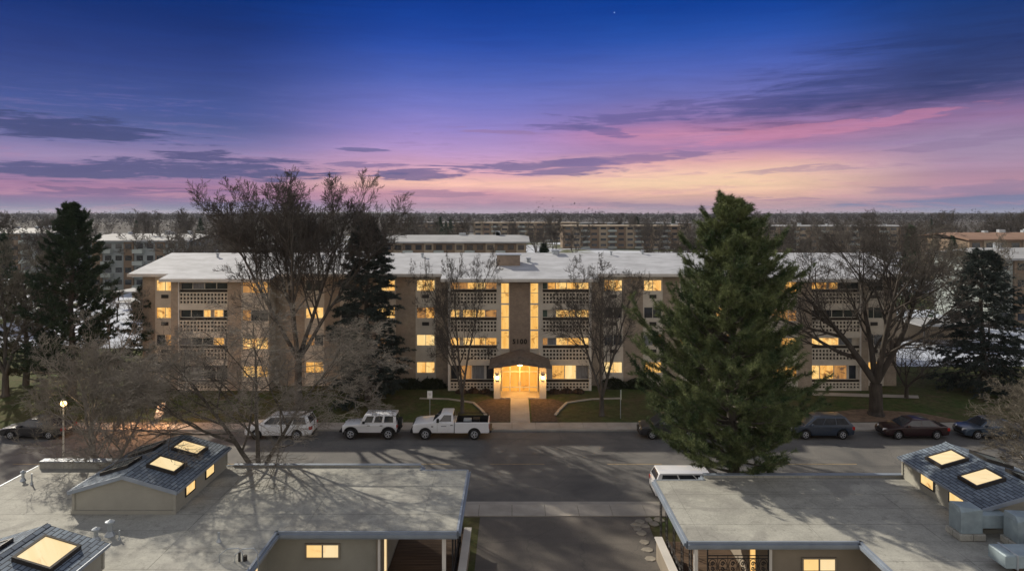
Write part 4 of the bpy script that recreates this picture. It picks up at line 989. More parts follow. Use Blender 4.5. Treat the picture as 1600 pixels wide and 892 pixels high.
# --- pickup
def pickup():
    o = empty('parked_pickup', (-4.6,CY,0), 'white single cab pickup truck with open bed parked left of the entrance walk', 'pickup', GRP); W2 = .98
    wh = (-1.95,1.75)
    top = [(-2.88,.62),(-2.92,.85),(-2.85,1.16),(-2.55,1.24),(-1.45,1.32),(.22,1.32),(.22,.62)]
    pts = list(top); zb = .52; r = .42
    out = list(top[:-1]) + [(.22,zb)]
    cx = wh[0]; hw = math.sqrt((r*1.18)**2-(zb-r)**2); a0 = math.atan2(zb-r,hw)
    for k in range(11): a = a0+(math.pi-2*a0)*k/10; out.append((cx+math.cos(a)*r*1.18, r+math.sin(a)*r*1.18))
    out.append((-2.88,zb))
    MB().prism(out[::-1],'y',-W2,W2).build('body','pwhite',o,bevel=.06,seg=3,smooth=True)
    c = [(-1.45,-W2+.06,1.31),(.20,-W2+.06,1.31),(.20,W2-.06,1.31),(-1.45,W2-.06,1.31),(-.72,-.76,1.93),(.12,-.76,1.93),(.12,.76,1.93),(-.72,.76,1.93)]
    MB().hexa(c).build('cab','pwhite',o,bevel=.05,seg=3,smooth=True); C = [Vector(p) for p in c]
    def q(A, u0,u1,v0,v1,name):
        p00,p10,p11,p01 = A; f = lambda u,v: (p00*(1-u)+p10*u)*(1-v)+(p01*(1-u)+p11*u)*v
        Q = [f(u0,v0),f(u1,v0),f(u1,v1),f(u0,v1)]; n_ = (Q[1]-Q[0]).cross(Q[3]-Q[0]).normalized()
        MB().hexa([p-n_*.01 for p in Q]+[p+n_*.008 for p in Q]).build(name,'glassdark',o)
    q((C[0],C[1],C[5],C[4]),.30,.88,.10,.84,'side_window'); q((C[2],C[3],C[7],C[6]),.12,.70,.10,.84,'side_window')
    q((C[3],C[0],C[4],C[7]),.06,.94,.08,.9,'windscreen'); q((C[1],C[2],C[6],C[5]),.1,.9,.2,.85,'rear_window')
    # bed
    bz = 1.30
    for s in (-1,1):
        poly = [(.27,bz),(2.85,bz),(2.88,.60),(2.80,zb)]; cx = wh[1]
        for k in range(11): a = a0+(math.pi-2*a0)*k/10; poly.append((cx+math.cos(a)*r*1.18, r+math.sin(a)*r*1.18))
        poly.append((.27,zb)); a_, b_ = sorted((s*W2, s*(W2-.14)))
        MB().prism(poly[::-1],'y',a_,b_).build('bed_side','pwhite',o,bevel=.025,seg=2)
    MB().box(.27,.36,-W2+.145,W2-.145,.75,bz).build('bed_front','pwhite',o)
    MB().box(2.78,2.86,-W2+.145,W2-.145,.62,bz).build('tailgate','pwhite',o,bevel=.02)
    MB().box(.365,2.775,-W2+.145,W2-.145,.70,.80).build('bed_floor','black',o)
    MB().box(-2.6,2.6,-.7,.7,.42,.70).build('underbody','black',o)
    mb = MB(); mb.tube([(.45,-.8,bz+.02),(.45,-.8,1.62),(.45,.8,1.62),(.45,.8,bz+.02)],.03,6); mb.tube([(.45,.7,1.58),(2.75,.84,1.52),(2.78,.84,bz)],.025,6); mb.build('bed_rack','black',o)
    MB().box(.9,1.5,-.5,.1,.81,1.38).build('toolbox','metal',o,bevel=.03); MB().box(1.6,2.1,-.2,.5,.81,1.33).build('crate','black',o,bevel=.03)
    MB().box(.365,2.775,W2-.165,W2-.146,.81,1.34).build('bed_liner','black',o); MB().box(.365,2.775,-W2+.146,-W2+.165,.81,1.33).build('bed_liner','black',o); MB().box(2.755,2.777,-W2+.17,W2-.17,.81,1.33).build('bed_liner','black',o); MB().box(.363,.385,-W2+.17,W2-.17,.81,1.34).build('bed_liner','black',o)
    for x in wh:
        for s in (-1,1): wheel(o,x,s*.86,r,s,.27)
    for s in (-1,1):
        MB().box(-2.90,-2.72,min(s*.6,s*.93),max(s*.6,s*.93),.92,1.12).build('headlight','headlamp',o,bevel=.03)
        MB().box(2.84,2.885,min(s*.84,s*.975),max(s*.84,s*.975),.85,1.2).build('taillight','taillamp',o)
        MB().box(-1.08,-.90,min(s*.96,s*1.22),max(s*.96,s*1.22),1.36,1.62).build('mirror','black',o,bevel=.02)
        MB().box(-.05,.13,min(s*.98,s*1.01),max(s*.98,s*1.01),1.10,1.14).build('door_handle','black',o)
        MB().box(-1.05,-1.038,min(s*.975,s*.984),max(s*.975,s*.984),.62,1.28).build('door_seam','black',o)
        MB().box(-.75,-.35,min(s*.975,s*.986),max(s*.975,s*.986),1.02,1.06).build('door_lettering','pnavy',o)
        MB().box(-1.5,-1.34,min(s*.975,s*.99),max(s*.975,s*.99),.98,1.05).build('badge','black',o)
    MB().box(-2.94,-2.88,-.55,.55,.85,1.12).build('grille','black',o)
    MB().box(-3.08,-2.86,-.93,.93,.50,.74).build('front_bumper','black',o,bevel=.04); MB().box(2.87,3.05,-.93,.93,.52,.70).build('rear_bumper','black',o,bevel=.03)
    MB().tube([(3.04,0,.55),(3.18,0,.55)],.03,6).build('tow_hitch','black',o)
    MB().tube([(-.3,-.3,1.93),(-.3,-.3,2.0)],.05,8).build('roof_beacon','headlamp',o)
pickup()

# ------------------------------------------------------------------ street furniture
def streetlamp():
    x, y = (99-800)/F*39.2, 39.2
    o = empty('street_lamp', (x,y,0), 'lit globe street lamp on a thin pale pole at the left', 'street lamp')
    mb = MB(); mb.tube([(0,0,0),(0,0,.5),(0,0,.55),(0,0,5.95)], [.09,.09,.06,.045], 10); mb.build('pole','fascia',o)
    bm_ = MB(); n_ = 12; pts = []; rs = []
    for k in range(9): a = math.pi*k/8; pts.append((0,0,6.15-math.cos(a)*.17)); rs.append(max(.01,math.sin(a)*.16))
    bm_.tube(pts, rs, 16); bm_.build('globe','bulb_street',o,smooth=True)
    MB().tube([(0,0,6.33),(0,0,6.40)],[.16,.05],12).build('lamp_cap','darkmetal',o)
    l = plight('lamp_light', (x,y,6.15), 260, (1.,.68,.32), .2, o)
streetlamp()
def post_sign(x, y, h, w_, hh, label, edge=False, glow=False):
    z = ground_z(y); o = empty('sign_post', (x,y,z), label, 'sign', None, R(75) if edge else 0)
    MB().tube([(0,0,0),(0,0,h)],.03,6).build('post','metal',o)
    MB().box(-w_/2,w_/2,-.06,-.035,h-hh,h).build('sign_panel','signwhite' if not edge else 'signback',o,bevel=.01)
    mb = MB(); mb.box(-w_*.28,w_*.28,-.065,-.061,h-hh*.42,h-hh*.34); mb.box(-w_*.2,w_*.2,-.065,-.061,h-hh*.62,h-hh*.56); mb.build('sign_mark','kerb',o)
post_sign(-6.75,56.1,2.35,.42,.62,'small white sign on a thin post on the lawn behind the pickup')
post_sign(8.95,56.3,2.35,.42,.80,'narrow sign seen almost edge on, on a tall post right of the entrance', True)
# sign board on the left by the pavement, lit
def board():
    x, y = (247-800)/F*56.2, 56.2
    o = empty('sign_board', (x,y,ground_z(y)), 'white leaning sign board by the pavement left of the white SUV', 'sign')
    MB().hexa([(-.35,0,0),(.25,0,0),(.25,.05,0),(-.35,.05,0),(-.10,.25,1.25),(.5,.25,1.25),(.5,.30,1.25),(-.10,.30,1.25)]).build('panel','signwhite',o)
    MB().hexa([(.0,.10,.62),(.25,.10,.62),(.25,.13,.62),(.0,.13,.62),(.05,.15,.85),(.33,.15,.85),(.33,.18,.85),(.05,.18,.85)]).build('logo','kerb',o)
    fx = MB(); fx.tube([(.1,-1.9,-.14),(.1,-1.9,2.2)],.035,6); fx.build('lamp_post','darkmetal',o)
    b = MB().tube([(.1,-1.9,2.2),(.1,-1.9,2.34)],.07,8).build('path_light','bulb',o)
    plight('path_light_glow', (x+.1,y-2.1,2.25), 900, (1.,.46,.18), .1, o)
board()

# ------------------------------------------------------------------ trees
def seg_mesh(S, n_):
    """S: array (k,8) p0 p1 r0 r1 -> tubes"""
    S = np.asarray(S, dtype=np.float64); p0, p1, r0, r1 = S[:,0:3], S[:,3:6], S[:,6:7], S[:,7:8]
    d = p1-p0; d /= np.linalg.norm(d,axis=1)[:,None]+1e-9
    a = np.where(np.abs(d[:,2:3]) < .9, np.array([[0,0,1.]]), np.array([[1.,0,0]]))
    u = np.cross(d, a); u /= np.linalg.norm(u,axis=1)[:,None]; w_ = np.cross(d, u); k = len(S)
    ang = np.arange(n_)/n_*2*np.pi; V = np.zeros((k, 2*n_, 3))
    for i, t in enumerate(ang):
        off = u*math.cos(t)+w_*math.sin(t); V[:,i] = p0+off*r0; V[:,n_+i] = p1+off*r1
    Fb = np.array([[i,(i+1)%n_,n_+(i+1)%n_,n_+i] for i in range(n_)])
    Fa = (np.arange(k)[:,None,None]*2*n_ + Fb[None]).reshape(-1,4)
    return V.reshape(-1,3), Fa
def bare(seed, Ht, trunk_r, first=.22, spread=1., nlimb=9, kids=(6,5,5,4), up=.12, lean=(0,0), twig_r=.010, limb_len=.62, jit=.22, angle=(28,62), fork=0, sag=0.):
    rg = np.random.default_rng(seed); limbs = []; twigs = []
    def rot(d, ang):
        v = rg.normal(size=3); v -= d*np.dot(v,d); v /= np.linalg.norm(v)+1e-9
        return d*math.cos(ang)+v*math.sin(ang)
    def grow(p, d, L, r, lv):
        ns = 7 if lv == 0 else (5 if lv <= 2 else 3); st = L/ns; pts = [p]; ds = [d]; rs = [r]
        rend = r*(.35 if lv else .30)
        for i in range(ns):
            d = d + rg.normal(size=3)*jit*(.35 if lv == 0 else .8)*(st/L*5)**.5*.6
            if lv: d = d + np.array([0,0,up if lv < 4 else up-sag])*.5
            d /= np.linalg.norm(d); p2 = p+d*st; r2 = max(twig_r*.7, r+(rend-r)*(i+1)/ns)
            r1_ = max(twig_r*.8, rs[-1])
            (limbs if lv <= 2 else twigs).append((*p,*p2,r1_,r2)); p = p2; pts.append(p); ds.append(d); rs.append(r2)
        if lv >= 1+len(kids): return
        nk = nlimb if lv == 0 else kids[lv-1]
        for k in range(nk):
            t = (first + (1-first)*((k+.5)/nk)**.85) if lv == 0 else (.22+.78*(k+rg.random())/nk)
            t = min(.999, t); i = int(t*ns); fr = t*ns-i; q = pts[i]*(1-fr)+pts[i+1]*fr
            ang = R(rg.uniform(*angle)) * (1. if lv else (1.05-.35*t)); dd = rot(ds[i+1], ang)
            if lv == 0: dd = dd*np.array([spread,spread,1.]); dd /= np.linalg.norm(dd); LL = Ht*limb_len*(1-.45*t)*rg.uniform(.8,1.1)
            else:
                if dd[2] < -.15: dd[2] *= .3; dd /= np.linalg.norm(dd)
                LL = L*rg.uniform(.42,.68)*(1.15-.45*t)
            grow(q, dd, LL, max(twig_r, rs[i]*rg.uniform(.45,.68)), lv+1)
    d0 = np.array([lean[0],lean[1],1.]); d0 /= np.linalg.norm(d0)
    if fork:
        h0 = Ht*first; p = np.zeros(3); ps = p+np.array([lean[0]*h0,lean[1]*h0,h0])
        limbs.append((*p,*(p+(ps-p)*.12),trunk_r*1.35,trunk_r*1.02)); limbs.append((*(p+(ps-p)*.12),*ps,trunk_r*1.02,trunk_r*.86))
        f_save = first
        for k in range(fork):
            a = 2*math.pi*(k+rg.uniform(-.2,.2))/fork; tl = R(rg.uniform(14,34))*spread
            dd = np.array([math.cos(a)*math.sin(tl), math.sin(a)*math.sin(tl)*.8, math.cos(tl)])
            grow(ps, dd, Ht*(1-f_save)*rg.uniform(.8,.95), trunk_r*rg.uniform(.5,.62), 0)
    else: 
        limbs.append((0,0,-.2,*(d0*.35),trunk_r*1.4,trunk_r*1.02)); grow(d0*.3, d0, Ht*.88, trunk_r, 0)
    return np.array(limbs), np.array(twigs)
def norm_tree(limbs, twigs, Ht, wd):
    A = np.concatenate([limbs, twigs]); top = np.percentile(A[:,5], 99.8); rad = np.percentile(np.hypot(A[:,3],A[:,4]), 97)
    for T in (limbs, twigs):
        T[:,[2,5]] *= Ht/top
        if wd: T[:,[0,1,3,4]] *= wd/2/rad
    return limbs, twigs
def bare_tree(x, y, label, mats=('bark','twig'), name='bare_tree', z=None, rz=0, wd=None, **k):
    limbs, twigs = norm_tree(*bare(**k), k['Ht'], wd); z = ground_z(y) if z is None else z
    o = empty(name, (x,y,z), label, 'tree', None, rz)
    V, Fa = seg_mesh(limbs, 7); t_ = link('trunk', fast_mesh('trunk', V, Fa, mats[0]), o); t_.data.polygons.foreach_set('use_smooth', np.ones(len(Fa),dtype=bool))
    V, Fa = seg_mesh(twigs, 3); link('crown', fast_mesh('crown', V, Fa, mats[1]), o)
    return o
pxX = lambda px, D: (px-800)/F*D
M['farwood'] = mat('far_wood', (.030,.027,.026), 1., .004, .3)
M['twig_warm'] = mat('twig_warm', (.15,.135,.11), .95, 1.2, .3)
bare_tree(pxX(405,38.4), 38.4, 'big pale twiggy bare tree behind the left house roof, nearest the road', ('bark','twig_pale'), seed=11, Ht=13.2, wd=15.0, trunk_r=.26, first=.22, nlimb=9, kids=(6,6,5,5), up=.0, spread=1.2, limb_len=.60, twig_r=.0085, angle=(30,70), fork=3, sag=.10)
bare_tree(pxX(466,58.5), 58.5, 'tallest dark bare tree rising above the roof left of centre', ('bark','twig_dark'), seed=5, Ht=20.6, wd=16.6, trunk_r=.34, first=.24, nlimb=10, kids=(6,6,5,4), up=.15, spread=1.0, limb_len=.42, twig_r=.013, fork=5, angle=(20,50))
bare_tree(pxX(188,40.0), 38.2, 'bare twiggy tree just right of the lit globe street lamp', ('bark_pale','twig_pale'), seed=23, Ht=11.4, wd=9.0, trunk_r=.20, first=.12, nlimb=8, kids=(6,6,5,4), up=.03, spread=1.1, limb_len=.62, twig_r=.009, fork=3, angle=(28,64))
bare_tree(pxX(722,57.3), 57.6, 'slim multi stemmed bare tree in front of the balconies left of the entrance', ('bark','twig_dark'), seed=31, Ht=13.8, wd=8.2, trunk_r=.18, first=.10, nlimb=9, kids=(5,5,4,4), up=.07, spread=.8, limb_len=.42, twig_r=.009, fork=3, angle=(28,64))
bare_tree(pxX(940,57.0), 57.0, 'slim bare tree right of the entrance walk in front of the right balconies', ('bark','twig_dark'), seed=44, Ht=13.6, wd=10.5, trunk_r=.22, first=.12, nlimb=9, kids=(5,5,5,4), up=.06, spread=.9, limb_len=.45, twig_r=.009, fork=3, angle=(28,64))
bare_tree(pxX(1378,56.3), 57.2, 'massive dark bare tree with spreading limbs at the right end of the building', ('bark_dark','twig_dark'), seed=52, Ht=16.6, wd=18.0, trunk_r=.55, first=.18, nlimb=8, kids=(6,5,4,4), up=.12, spread=1.15, limb_len=.50, twig_r=.012, fork=4, angle=(26,58))
bare_tree(pxX(1432,60), 61.5, 'small crooked bare tree just right of the massive one', ('bark_dark','twig_dark'), seed=61, Ht=6., wd=7., trunk_r=.18, first=.18, nlimb=6, kids=(5,4,3,3), up=.04, spread=1.3, limb_len=.6, twig_r=.010, fork=3)
bare_tree(pxX(1565,44), 38.0, 'pale tangled bare tree at the right edge behind the right roof monitor', ('bark_pale','twig_warm'), seed=72, Ht=9.0, wd=9.5, trunk_r=.22, first=.12, nlimb=9, kids=(6,6,5,5), up=.0, spread=1.2, limb_len=.62, twig_r=.010, fork=3, sag=.1)
bare_tree(pxX(8,62), 62, 'brownish bare tree at the far left edge of the lawn', ('bark','twig_warm'), seed=81, Ht=15.0, wd=12., trunk_r=.3, first=.15, nlimb=9, kids=(6,5,5,4), up=.05, spread=1.1, limb_len=.5, twig_r=.013, fork=3)
bare_tree(pxX(1225,78), 88., 'bare tree rising behind the white roof between the pine and the massive tree', ('bark','twig_dark'), z=.5, seed=91, Ht=16.2, wd=12, trunk_r=.35, first=.2, nlimb=8, kids=(6,5,4,3), up=.12, spread=.9, limb_len=.42, twig_r=.018, fork=3)
bare_tree(pxX(1068,88), 88., 'bare tree behind the white roof at the left shoulder of the big pine', ('bark','twig_dark'), z=.5, seed=92, Ht=14.2, wd=12, trunk_r=.33, first=.2, nlimb=8, kids=(6,5,4,3), up=.12, spread=.9, limb_len=.42, twig_r=.018, fork=3)
bare_tree(pxX(1480,95), 90., 'broad brown bare tree behind the dark spruce on the right', ('bark','twig_warm'), z=.5, seed=93, Ht=14.6, wd=15, trunk_r=.35, first=.2, nlimb=8, kids=(6,5,4,4), up=.10, spread=1.1, limb_len=.5, twig_r=.018, fork=3)
bare_tree(pxX(200,66), 63.5, 'slender bare tree at the left corner of the building', ('bark_pale','twig_pale'), seed=95, Ht=11.0, wd=6.5, trunk_r=.16, first=.15, nlimb=7, kids=(5,4,4,3), up=.12, spread=.7, limb_len=.38, twig_r=.011, fork=2)
bare_tree(pxX(340,92), 90., 'brown bare tree behind the roof at its left end', ('bark','twig'), z=.5, seed=96, Ht=14.5, wd=14, trunk_r=.33, first=.2, nlimb=8, kids=(6,5,4,4), up=.12, spread=.9, limb_len=.42, twig_r=.018, fork=3)

def conifer(x, y, label, Ht, prof, seed, nbr=120, base=.12, tip=.25, tuft=.30, ntuft=14, nneed=26, m='pine', w_=.016, nlen=.20, trunk_r=.3, rise=.15, z=None, name='pine_tree', rag=(.6,1.12), subs=7, lean=0., lump=0., whorl=0, skew=0.):
    rg = np.random.default_rng(seed); z = ground_z(y) if z is None else z
    o = empty(name, (x,y,z), label, 'tree'); S = []; C = []; Dd = []
    n_ = 14; 
    cx = lambda h: lean*h + .12*math.sin(h*.6)
    for i in range(n_):
        h0, h1 = Ht*i/n_, Ht*(i+1)/n_; S.append((cx(h0),0,h0,cx(h1),0,h1,trunk_r*(1-h0/Ht)**.8+.02,trunk_r*(1-h1/Ht)**.8+.02))
    for b_ in range(nbr):
        u = base+(1-base)*((b_+.5)/nbr)**1.0
        if whorl: u = min(1., u + (round(u*whorl)/whorl-u)*.5)
        h = Ht*u*.985; az_ = b_*2.39996+rg.uniform(-.4,.4)
        Lb = prof(u)*rg.uniform(*rag); 
        Lb *= 1+lump*(math.sin(az_*2+u*9)+math.sin(az_*3-u*17+1))
        if skew and u < .5: Lb *= 1-skew*math.cos(az_)*(1-u)
        if Lb < .15: Lb = .15
        p = np.array([cx(h),0,h]); d = np.array([math.cos(az_),math.sin(az_),rise+rg.uniform(-.12,.12)+ (u-.5)*.5]); d /= np.linalg.norm(d)
        ns = 6; pts = [p]; 
        for i in range(ns):
            d = d+np.array([0,0,.05+.07*(i/ns)*(1 if tip>0 else -1)])+rg.normal(size=3)*.07; d /= np.linalg.norm(d); q = p+d*Lb/ns
            S.append((*p,*q,max(.012,trunk_r*.22*(Lb/4)*(1-i/ns)),max(.010,trunk_r*.22*(Lb/4)*(1-(i+1)/ns)))); p = q; pts.append(p)
        for k in range(subs):
            t = .28+.72*(k+rg.random())/subs; i = min(ns-1,int(t*ns)); fr = t*ns-i; q = pts[i]*(1-fr)+pts[i+1]*fr
            dd = pts[i+1]-pts[i]; dd /= np.linalg.norm(dd); sd_ = np.cross(dd,[0,0,1]); sd_ /= np.linalg.norm(sd_)+1e-6
            s2 = dd*.6+sd_*rg.uniform(-1,1)+np.array([0,0,tip*rg.uniform(.2,1.3)]); s2 /= np.linalg.norm(s2)
            Ls = (.22+.24*(1-t))*Lb*rg.uniform(.6,1.2)+tuft*.5
            e = q+s2*Ls; S.append((*q,*e,.016,.008))
            nt = max(2,int(Ls/tuft*1.5*ntuft/14))
            for j in range(nt): f = (j+1)/nt; C.append(q+s2*Ls*f+rg.normal(size=3)*tuft*.18); Dd.append(s2+rg.normal(size=3)*.35+np.array([0,0,tip*.5]))
        for j in range(3): C.append(pts[-1]+rg.normal(size=3)*.05); Dd.append(d)
    for j in range(10): C.append(np.array([cx(Ht),0,Ht*(1-.02*j)])); Dd.append(np.array([rg.normal()*.5,rg.normal()*.5,1.]))
    V, Fa = seg_mesh(np.array(S), 5); link('trunk', fast_mesh('trunk', V, Fa, 'bark'), o)
    C = np.array(C); Dd = np.array(Dd); Dd /= np.linalg.norm(Dd,axis=1)[:,None]; m_ = len(C)
    Cr = np.repeat(C,nneed,0); Dr = np.repeat(Dd,nneed,0); N = len(Cr)
    b0 = Cr+Dr*rg.uniform(-.5,.5,(N,1))*tuft; nd = Dr*.55+rg.normal(size=(N,3))*.62; nd /= np.linalg.norm(nd,axis=1)[:,None]
    L_ = nlen*rg.uniform(.6,1.2,(N,1)); tp = b0+nd*L_; sdv = np.cross(nd, rg.normal(size=(N,3))); sdv /= np.linalg.norm(sdv,axis=1)[:,None]; sdv *= w_
    V = np.stack([b0-sdv,b0+sdv,tp],1).reshape(-1,3); link('crown', fast_mesh('crown', V, np.arange(N*3).reshape(-1,3), m), o)
    return o
def pprof(u):
    # radius by relative height, the ragged pine
    pts = [(0,0),(.14,2.5),(.2,3.8),(.3,4.8),(.42,4.9),(.55,4.3),(.66,3.7),(.8,2.5),(.91,1.6),(1,.7)]
    for (a,b_),(c,d) in zip(pts[:-1],pts[1:]):
        if a <= u <= c: return b_+(d-b_)*(u-a)/(c-a)
    return .3
conifer(12.1, 37.4, 'tall green long needled pine in front of the building right of centre', 17.7, pprof, 3, nbr=275, base=.16, ntuft=15, nneed=56, tuft=.31, nlen=.25, w_=.011, trunk_r=.34, rise=.28, subs=8, rag=(.58,1.1), lump=.14, whorl=19, skew=.17)
sp_ = lambda r: (lambda u: r*min(1, (1-u)*1.15+.03)*(1 if u > .1 else .8))
conifer(pxX(112,62), 62, 'tall dark green pine at the left towering over the bare trees', 17.4, lambda u: 4.2*min(1,(1-u)**.75*1.25+.08), 8, nbr=200, base=.10, ntuft=12, nneed=32, m='spruce', w_=.028, nlen=.28, tuft=.36, trunk_r=.35, rag=(.5,1.15))
conifer(pxX(574,61), 61, 'dark blue grey spruce standing before the left facade beside the tall bare tree', 16.2, lambda u: 3.2*min(1,(1-u)**.6*1.1+.08), 9, nbr=230, base=.06, ntuft=12, nneed=34, m='bluespruce', w_=.026, nlen=.24, tuft=.34, tip=-.15, rise=-.05, trunk_r=.3, name='spruce_tree', rag=(.6,1.15))
conifer(pxX(1535,64), 64, 'dark spruce with drooping branches at the right behind the bare trees', 13.2, lambda u: 4.0*min(1,(1-u)**.6*1.1+.08), 10, nbr=210, base=.08, ntuft=12, nneed=32, m='bluespruce', w_=.026, nlen=.24, tuft=.34, tip=-.25, rise=-.08, trunk_r=.3, name='spruce_tree', rag=(.5,1.2), subs=6)
conifer(pxX(40,66), 66, 'olive green cedar behind the pine at the far left', 10.5, lambda u: 3.6*min(1,(1-u)**.6*1.1+.1), 12, nbr=90, base=.06, ntuft=10, nneed=22, m='cedar', w_=.03, nlen=.26, tuft=.36, name='cedar_tree')
conifer(pxX(165,60), 66.5, 'smaller dark spruce right of the tall left pine', 9.5, lambda u: 2.4*min(1,(1-u)**.7*1.1+.1), 13, nbr=80, base=.06, ntuft=10, nneed=22, m='spruce', w_=.03, nlen=.26, tuft=.36, tip=-.1, name='spruce_tree')

# ------------------------------------------------------------------ distant buildings
M['fwall'] = mat('far_wall_grey', (.26,.29,.30), .9, .1, .1); M['fbrick'] = mat('far_wall_brick', (.20,.15,.11), .9, .1, .15); M['ftan'] = mat('far_wall_tan', (.30,.25,.19), .9, .1, .12)
M['fbrown'] = mat('far_roof_brown', (.22,.14,.10), .9, .2, .15); M['fwhite'] = mat('far_white', (.34,.38,.37), .9, .1, .08)
def block(px0, px1, D, ztop, depth, floors, wall, roofm, label, cols=8, bands=True, z0=.5, ridge=1.5, name='distant_apartment_building'):
    x0, x1 = pxX(px0,D), pxX(px1,D); o = empty(name, ((x0+x1)/2, D+depth/2, z0), label, 'building')
    b_ = lambda mb, n_, m_, p=None: mb.build(n_, m_, p or o, world=True)
    b_(MB().box(x0,x1,D,D+depth,z0-.3,ztop-.02), 'wall', wall)
    mb = MB(); mb.hexa([(x0-.8,D-1,ztop),(x1+.8,D-1,ztop),(x1+.8,D+depth/2,ztop+ridge-.3),(x0-.8,D+depth/2,ztop+ridge-.3),(x0-.8,D-1,ztop+.3),(x1+.8,D-1,ztop+.3),(x1-1.5,D+depth/2,ztop+ridge),(x0+1.5,D+depth/2,ztop+ridge)])
    mb.hexa([(x0-.8,D+depth/2,ztop+ridge-.3),(x1+.8,D+depth/2,ztop+ridge-.3),(x1+.8,D+depth+1,ztop),(x0-.8,D+depth+1,ztop),(x0+1.5,D+depth/2,ztop+ridge),(x1-1.5,D+depth/2,ztop+ridge),(x1+.8,D+depth+1,ztop+.3),(x0-.8,D+depth+1,ztop+.3)])
    rf = b_(mb, 'roof', roofm)
    rg = random.Random(int(px0)); 
    for k in range(4):
        xx = rg.uniform(x0+3,x1-3); b_(MB().box(xx,xx+rg.uniform(.5,1.6),D+depth/2-.5,D+depth/2+.6,ztop+ridge-.3,ztop+ridge+rg.uniform(.4,.9)), 'roof_vent', 'metal', rf)
    fh = (ztop-z0)/floors; cw = (x1-x0)/cols
    for c in range(cols):
        xa = x0+c*cw
        if c % 3 == 1: b_(MB().box(xa+.1,xa+cw-.1,D-.35,D-.003,z0,ztop-.02), 'bay', 'fbrick' if wall != 'fbrick' else 'ftan')
        for f in range(floors):
            zz = z0+f*fh+fh*.42; yy = D-.36 if c % 3 == 1 else D
            w_ = b_(MB().box(xa+cw*.2,xa+cw*.8,yy-.05,yy-.001 if c%3!=1 else yy-.001,zz,zz+fh*.42), 'window', 'glassdark')
            if c % 3 == 2 and bands: b_(MB().box(xa+.05,xa+cw-.05,D-1.2,D-.06,z0+f*fh+.1,z0+f*fh+fh*.38), 'balcony', 'fwhite')
    return o
block(128, 292, 150, 11.0, 18, 4, 'fwall', 'farroof', 'grey four storey apartment block with white roof far left of the main building', 10)
block(598, 822, 148, 10.8, 16, 4, 'fbrick', 'farroof', 'brick apartment block with white roof just above the main roof left of the entrance', 14)
block(-60, 70, 190, 11.5, 18, 4, 'fwall', 'farroof', 'white roofed block at the far left edge beyond the dark pine', 7)
block(880, 1075, 330, 11.2, 20, 4, 'fbrick', 'ftan', 'brown brick block with pale balcony bands beyond the main roof right of centre', 14, ridge=.6)
block(740, 905, 420, 11.6, 20, 4, 'ftan', 'ftan', 'tan block with a flat roof beyond the trees near the centre', 12, ridge=.6)
block(1200, 1420, 300, 11.6, 20, 4, 'ftan', 'farroof', 'long tan block half hidden by bare trees right of the big pine', 14, ridge=.6)
block(1515, 1700, 160, 10.9, 22, 3, 'fbrick', 'fbrown', 'brown roofed apartment block with white balconies at the right edge', 9, ridge=1.6)
block(1552, 1760, 100, 10.3, 14, 4, 'fwhite', 'farroof', 'pale walled building at the right edge behind the dark spruce', 7, bands=False)
block(600, 730, 620, 9.5, 30, 3, 'ftan', 'farroof', 'low white roofed block near the horizon left of centre', 8, ridge=.4)
block(905, 1080, 560, 9.8, 30, 2, 'fwall', 'farroof', 'long low white roofed building near the horizon right of centre', 8, ridge=.4, bands=False)
# carports
for i, (px0, px1, D, lb_) in enumerate(((850,1060,230,'long low carport with dark sides behind the main roof right of the entrance'),(175,225,105,'white carport roof nearest the left end of the main building'),(178,225,120,'white carport roof second behind the left end of the main building'),(1440,1560,84,'snow covered carport beyond the massive bare tree'))):
    x0, x1 = pxX(px0,D), pxX(px1,D); zt = 3.2; o = empty('carport', ((x0+x1)/2,D,.5), lb_, 'carport')
    MB().box(x0,x1,D,D+6,zt,zt+.25).build('roof','farroof' if i else 'metal',o,world=True); mb = MB()
    k = x0+.5
    while k < x1: mb.box(k,k+.15,D+.3,D+.45,.5,zt-.01); k += 4
    mb.build('post','darkmetal',o,world=True); MB().box(x0,x1,D+5.7,D+5.85,.5,zt-.01).build('back_wall','ftan' if i else 'fwall',o,world=True)
# distant mast
o = empty('radio_mast', (pxX(598,900),900,.5), 'thin lattice mast on the horizon left of centre', 'mast')
mb = MB(); mb.tube([(0,0,0),(0,0,27)], [.7,.15], 4); mb.build('mast','darkmetal',o)

# ------------------------------------------------------------------ distant trees
def far_tree_mesh(seed, Ht, kind):
    if kind == 'con':
        rg = np.random.default_rng(seed); n_ = 1500; u = rg.random(n_)**.8; rad = (1-u)*Ht*.24+.15; a = rg.random(n_)*6.283; r_ = rad*rg.random(n_)**.4
        P = np.stack([np.cos(a)*r_, np.sin(a)*r_, Ht*(.08+.92*u)],1); d1 = rg.normal(size=(n_,3))*.30; d2 = rg.normal(size=(n_,3))*.22; d1[:,2] *= .5
        V = np.stack([P-d1,P+d2,P+d1],1).reshape(-1,3); Fa = np.arange(n_*3).reshape(-1,3)
        return fast_mesh('far_conifer', V, Fa, 'spruce')
    limbs, twigs = bare(seed=seed, Ht=Ht, trunk_r=.3, first=.18, nlimb=7, kids=(5,4,4), up=.14, spread=.95, limb_len=.42, twig_r=.035, fork=3, angle=(22,52))
    V1, F1_ = seg_mesh(limbs, 4); V2, F2_ = seg_mesh(twigs, 3)
    return fast_mesh('far_tree', np.concatenate([V1,V2]), np.concatenate([F1_,F2_+len(V1)]), ['twig_dark','twig','twig_dark','twig'][seed % 4])
protos = [far_tree_mesh(200+i, h, 'bare') for i, h in enumerate((14.5,13,15.5,12.5,14))]; cons = [far_tree_mesh(300+i, h, 'con') for i, h in enumerate((13,15.5))]
rg = random.Random(99)
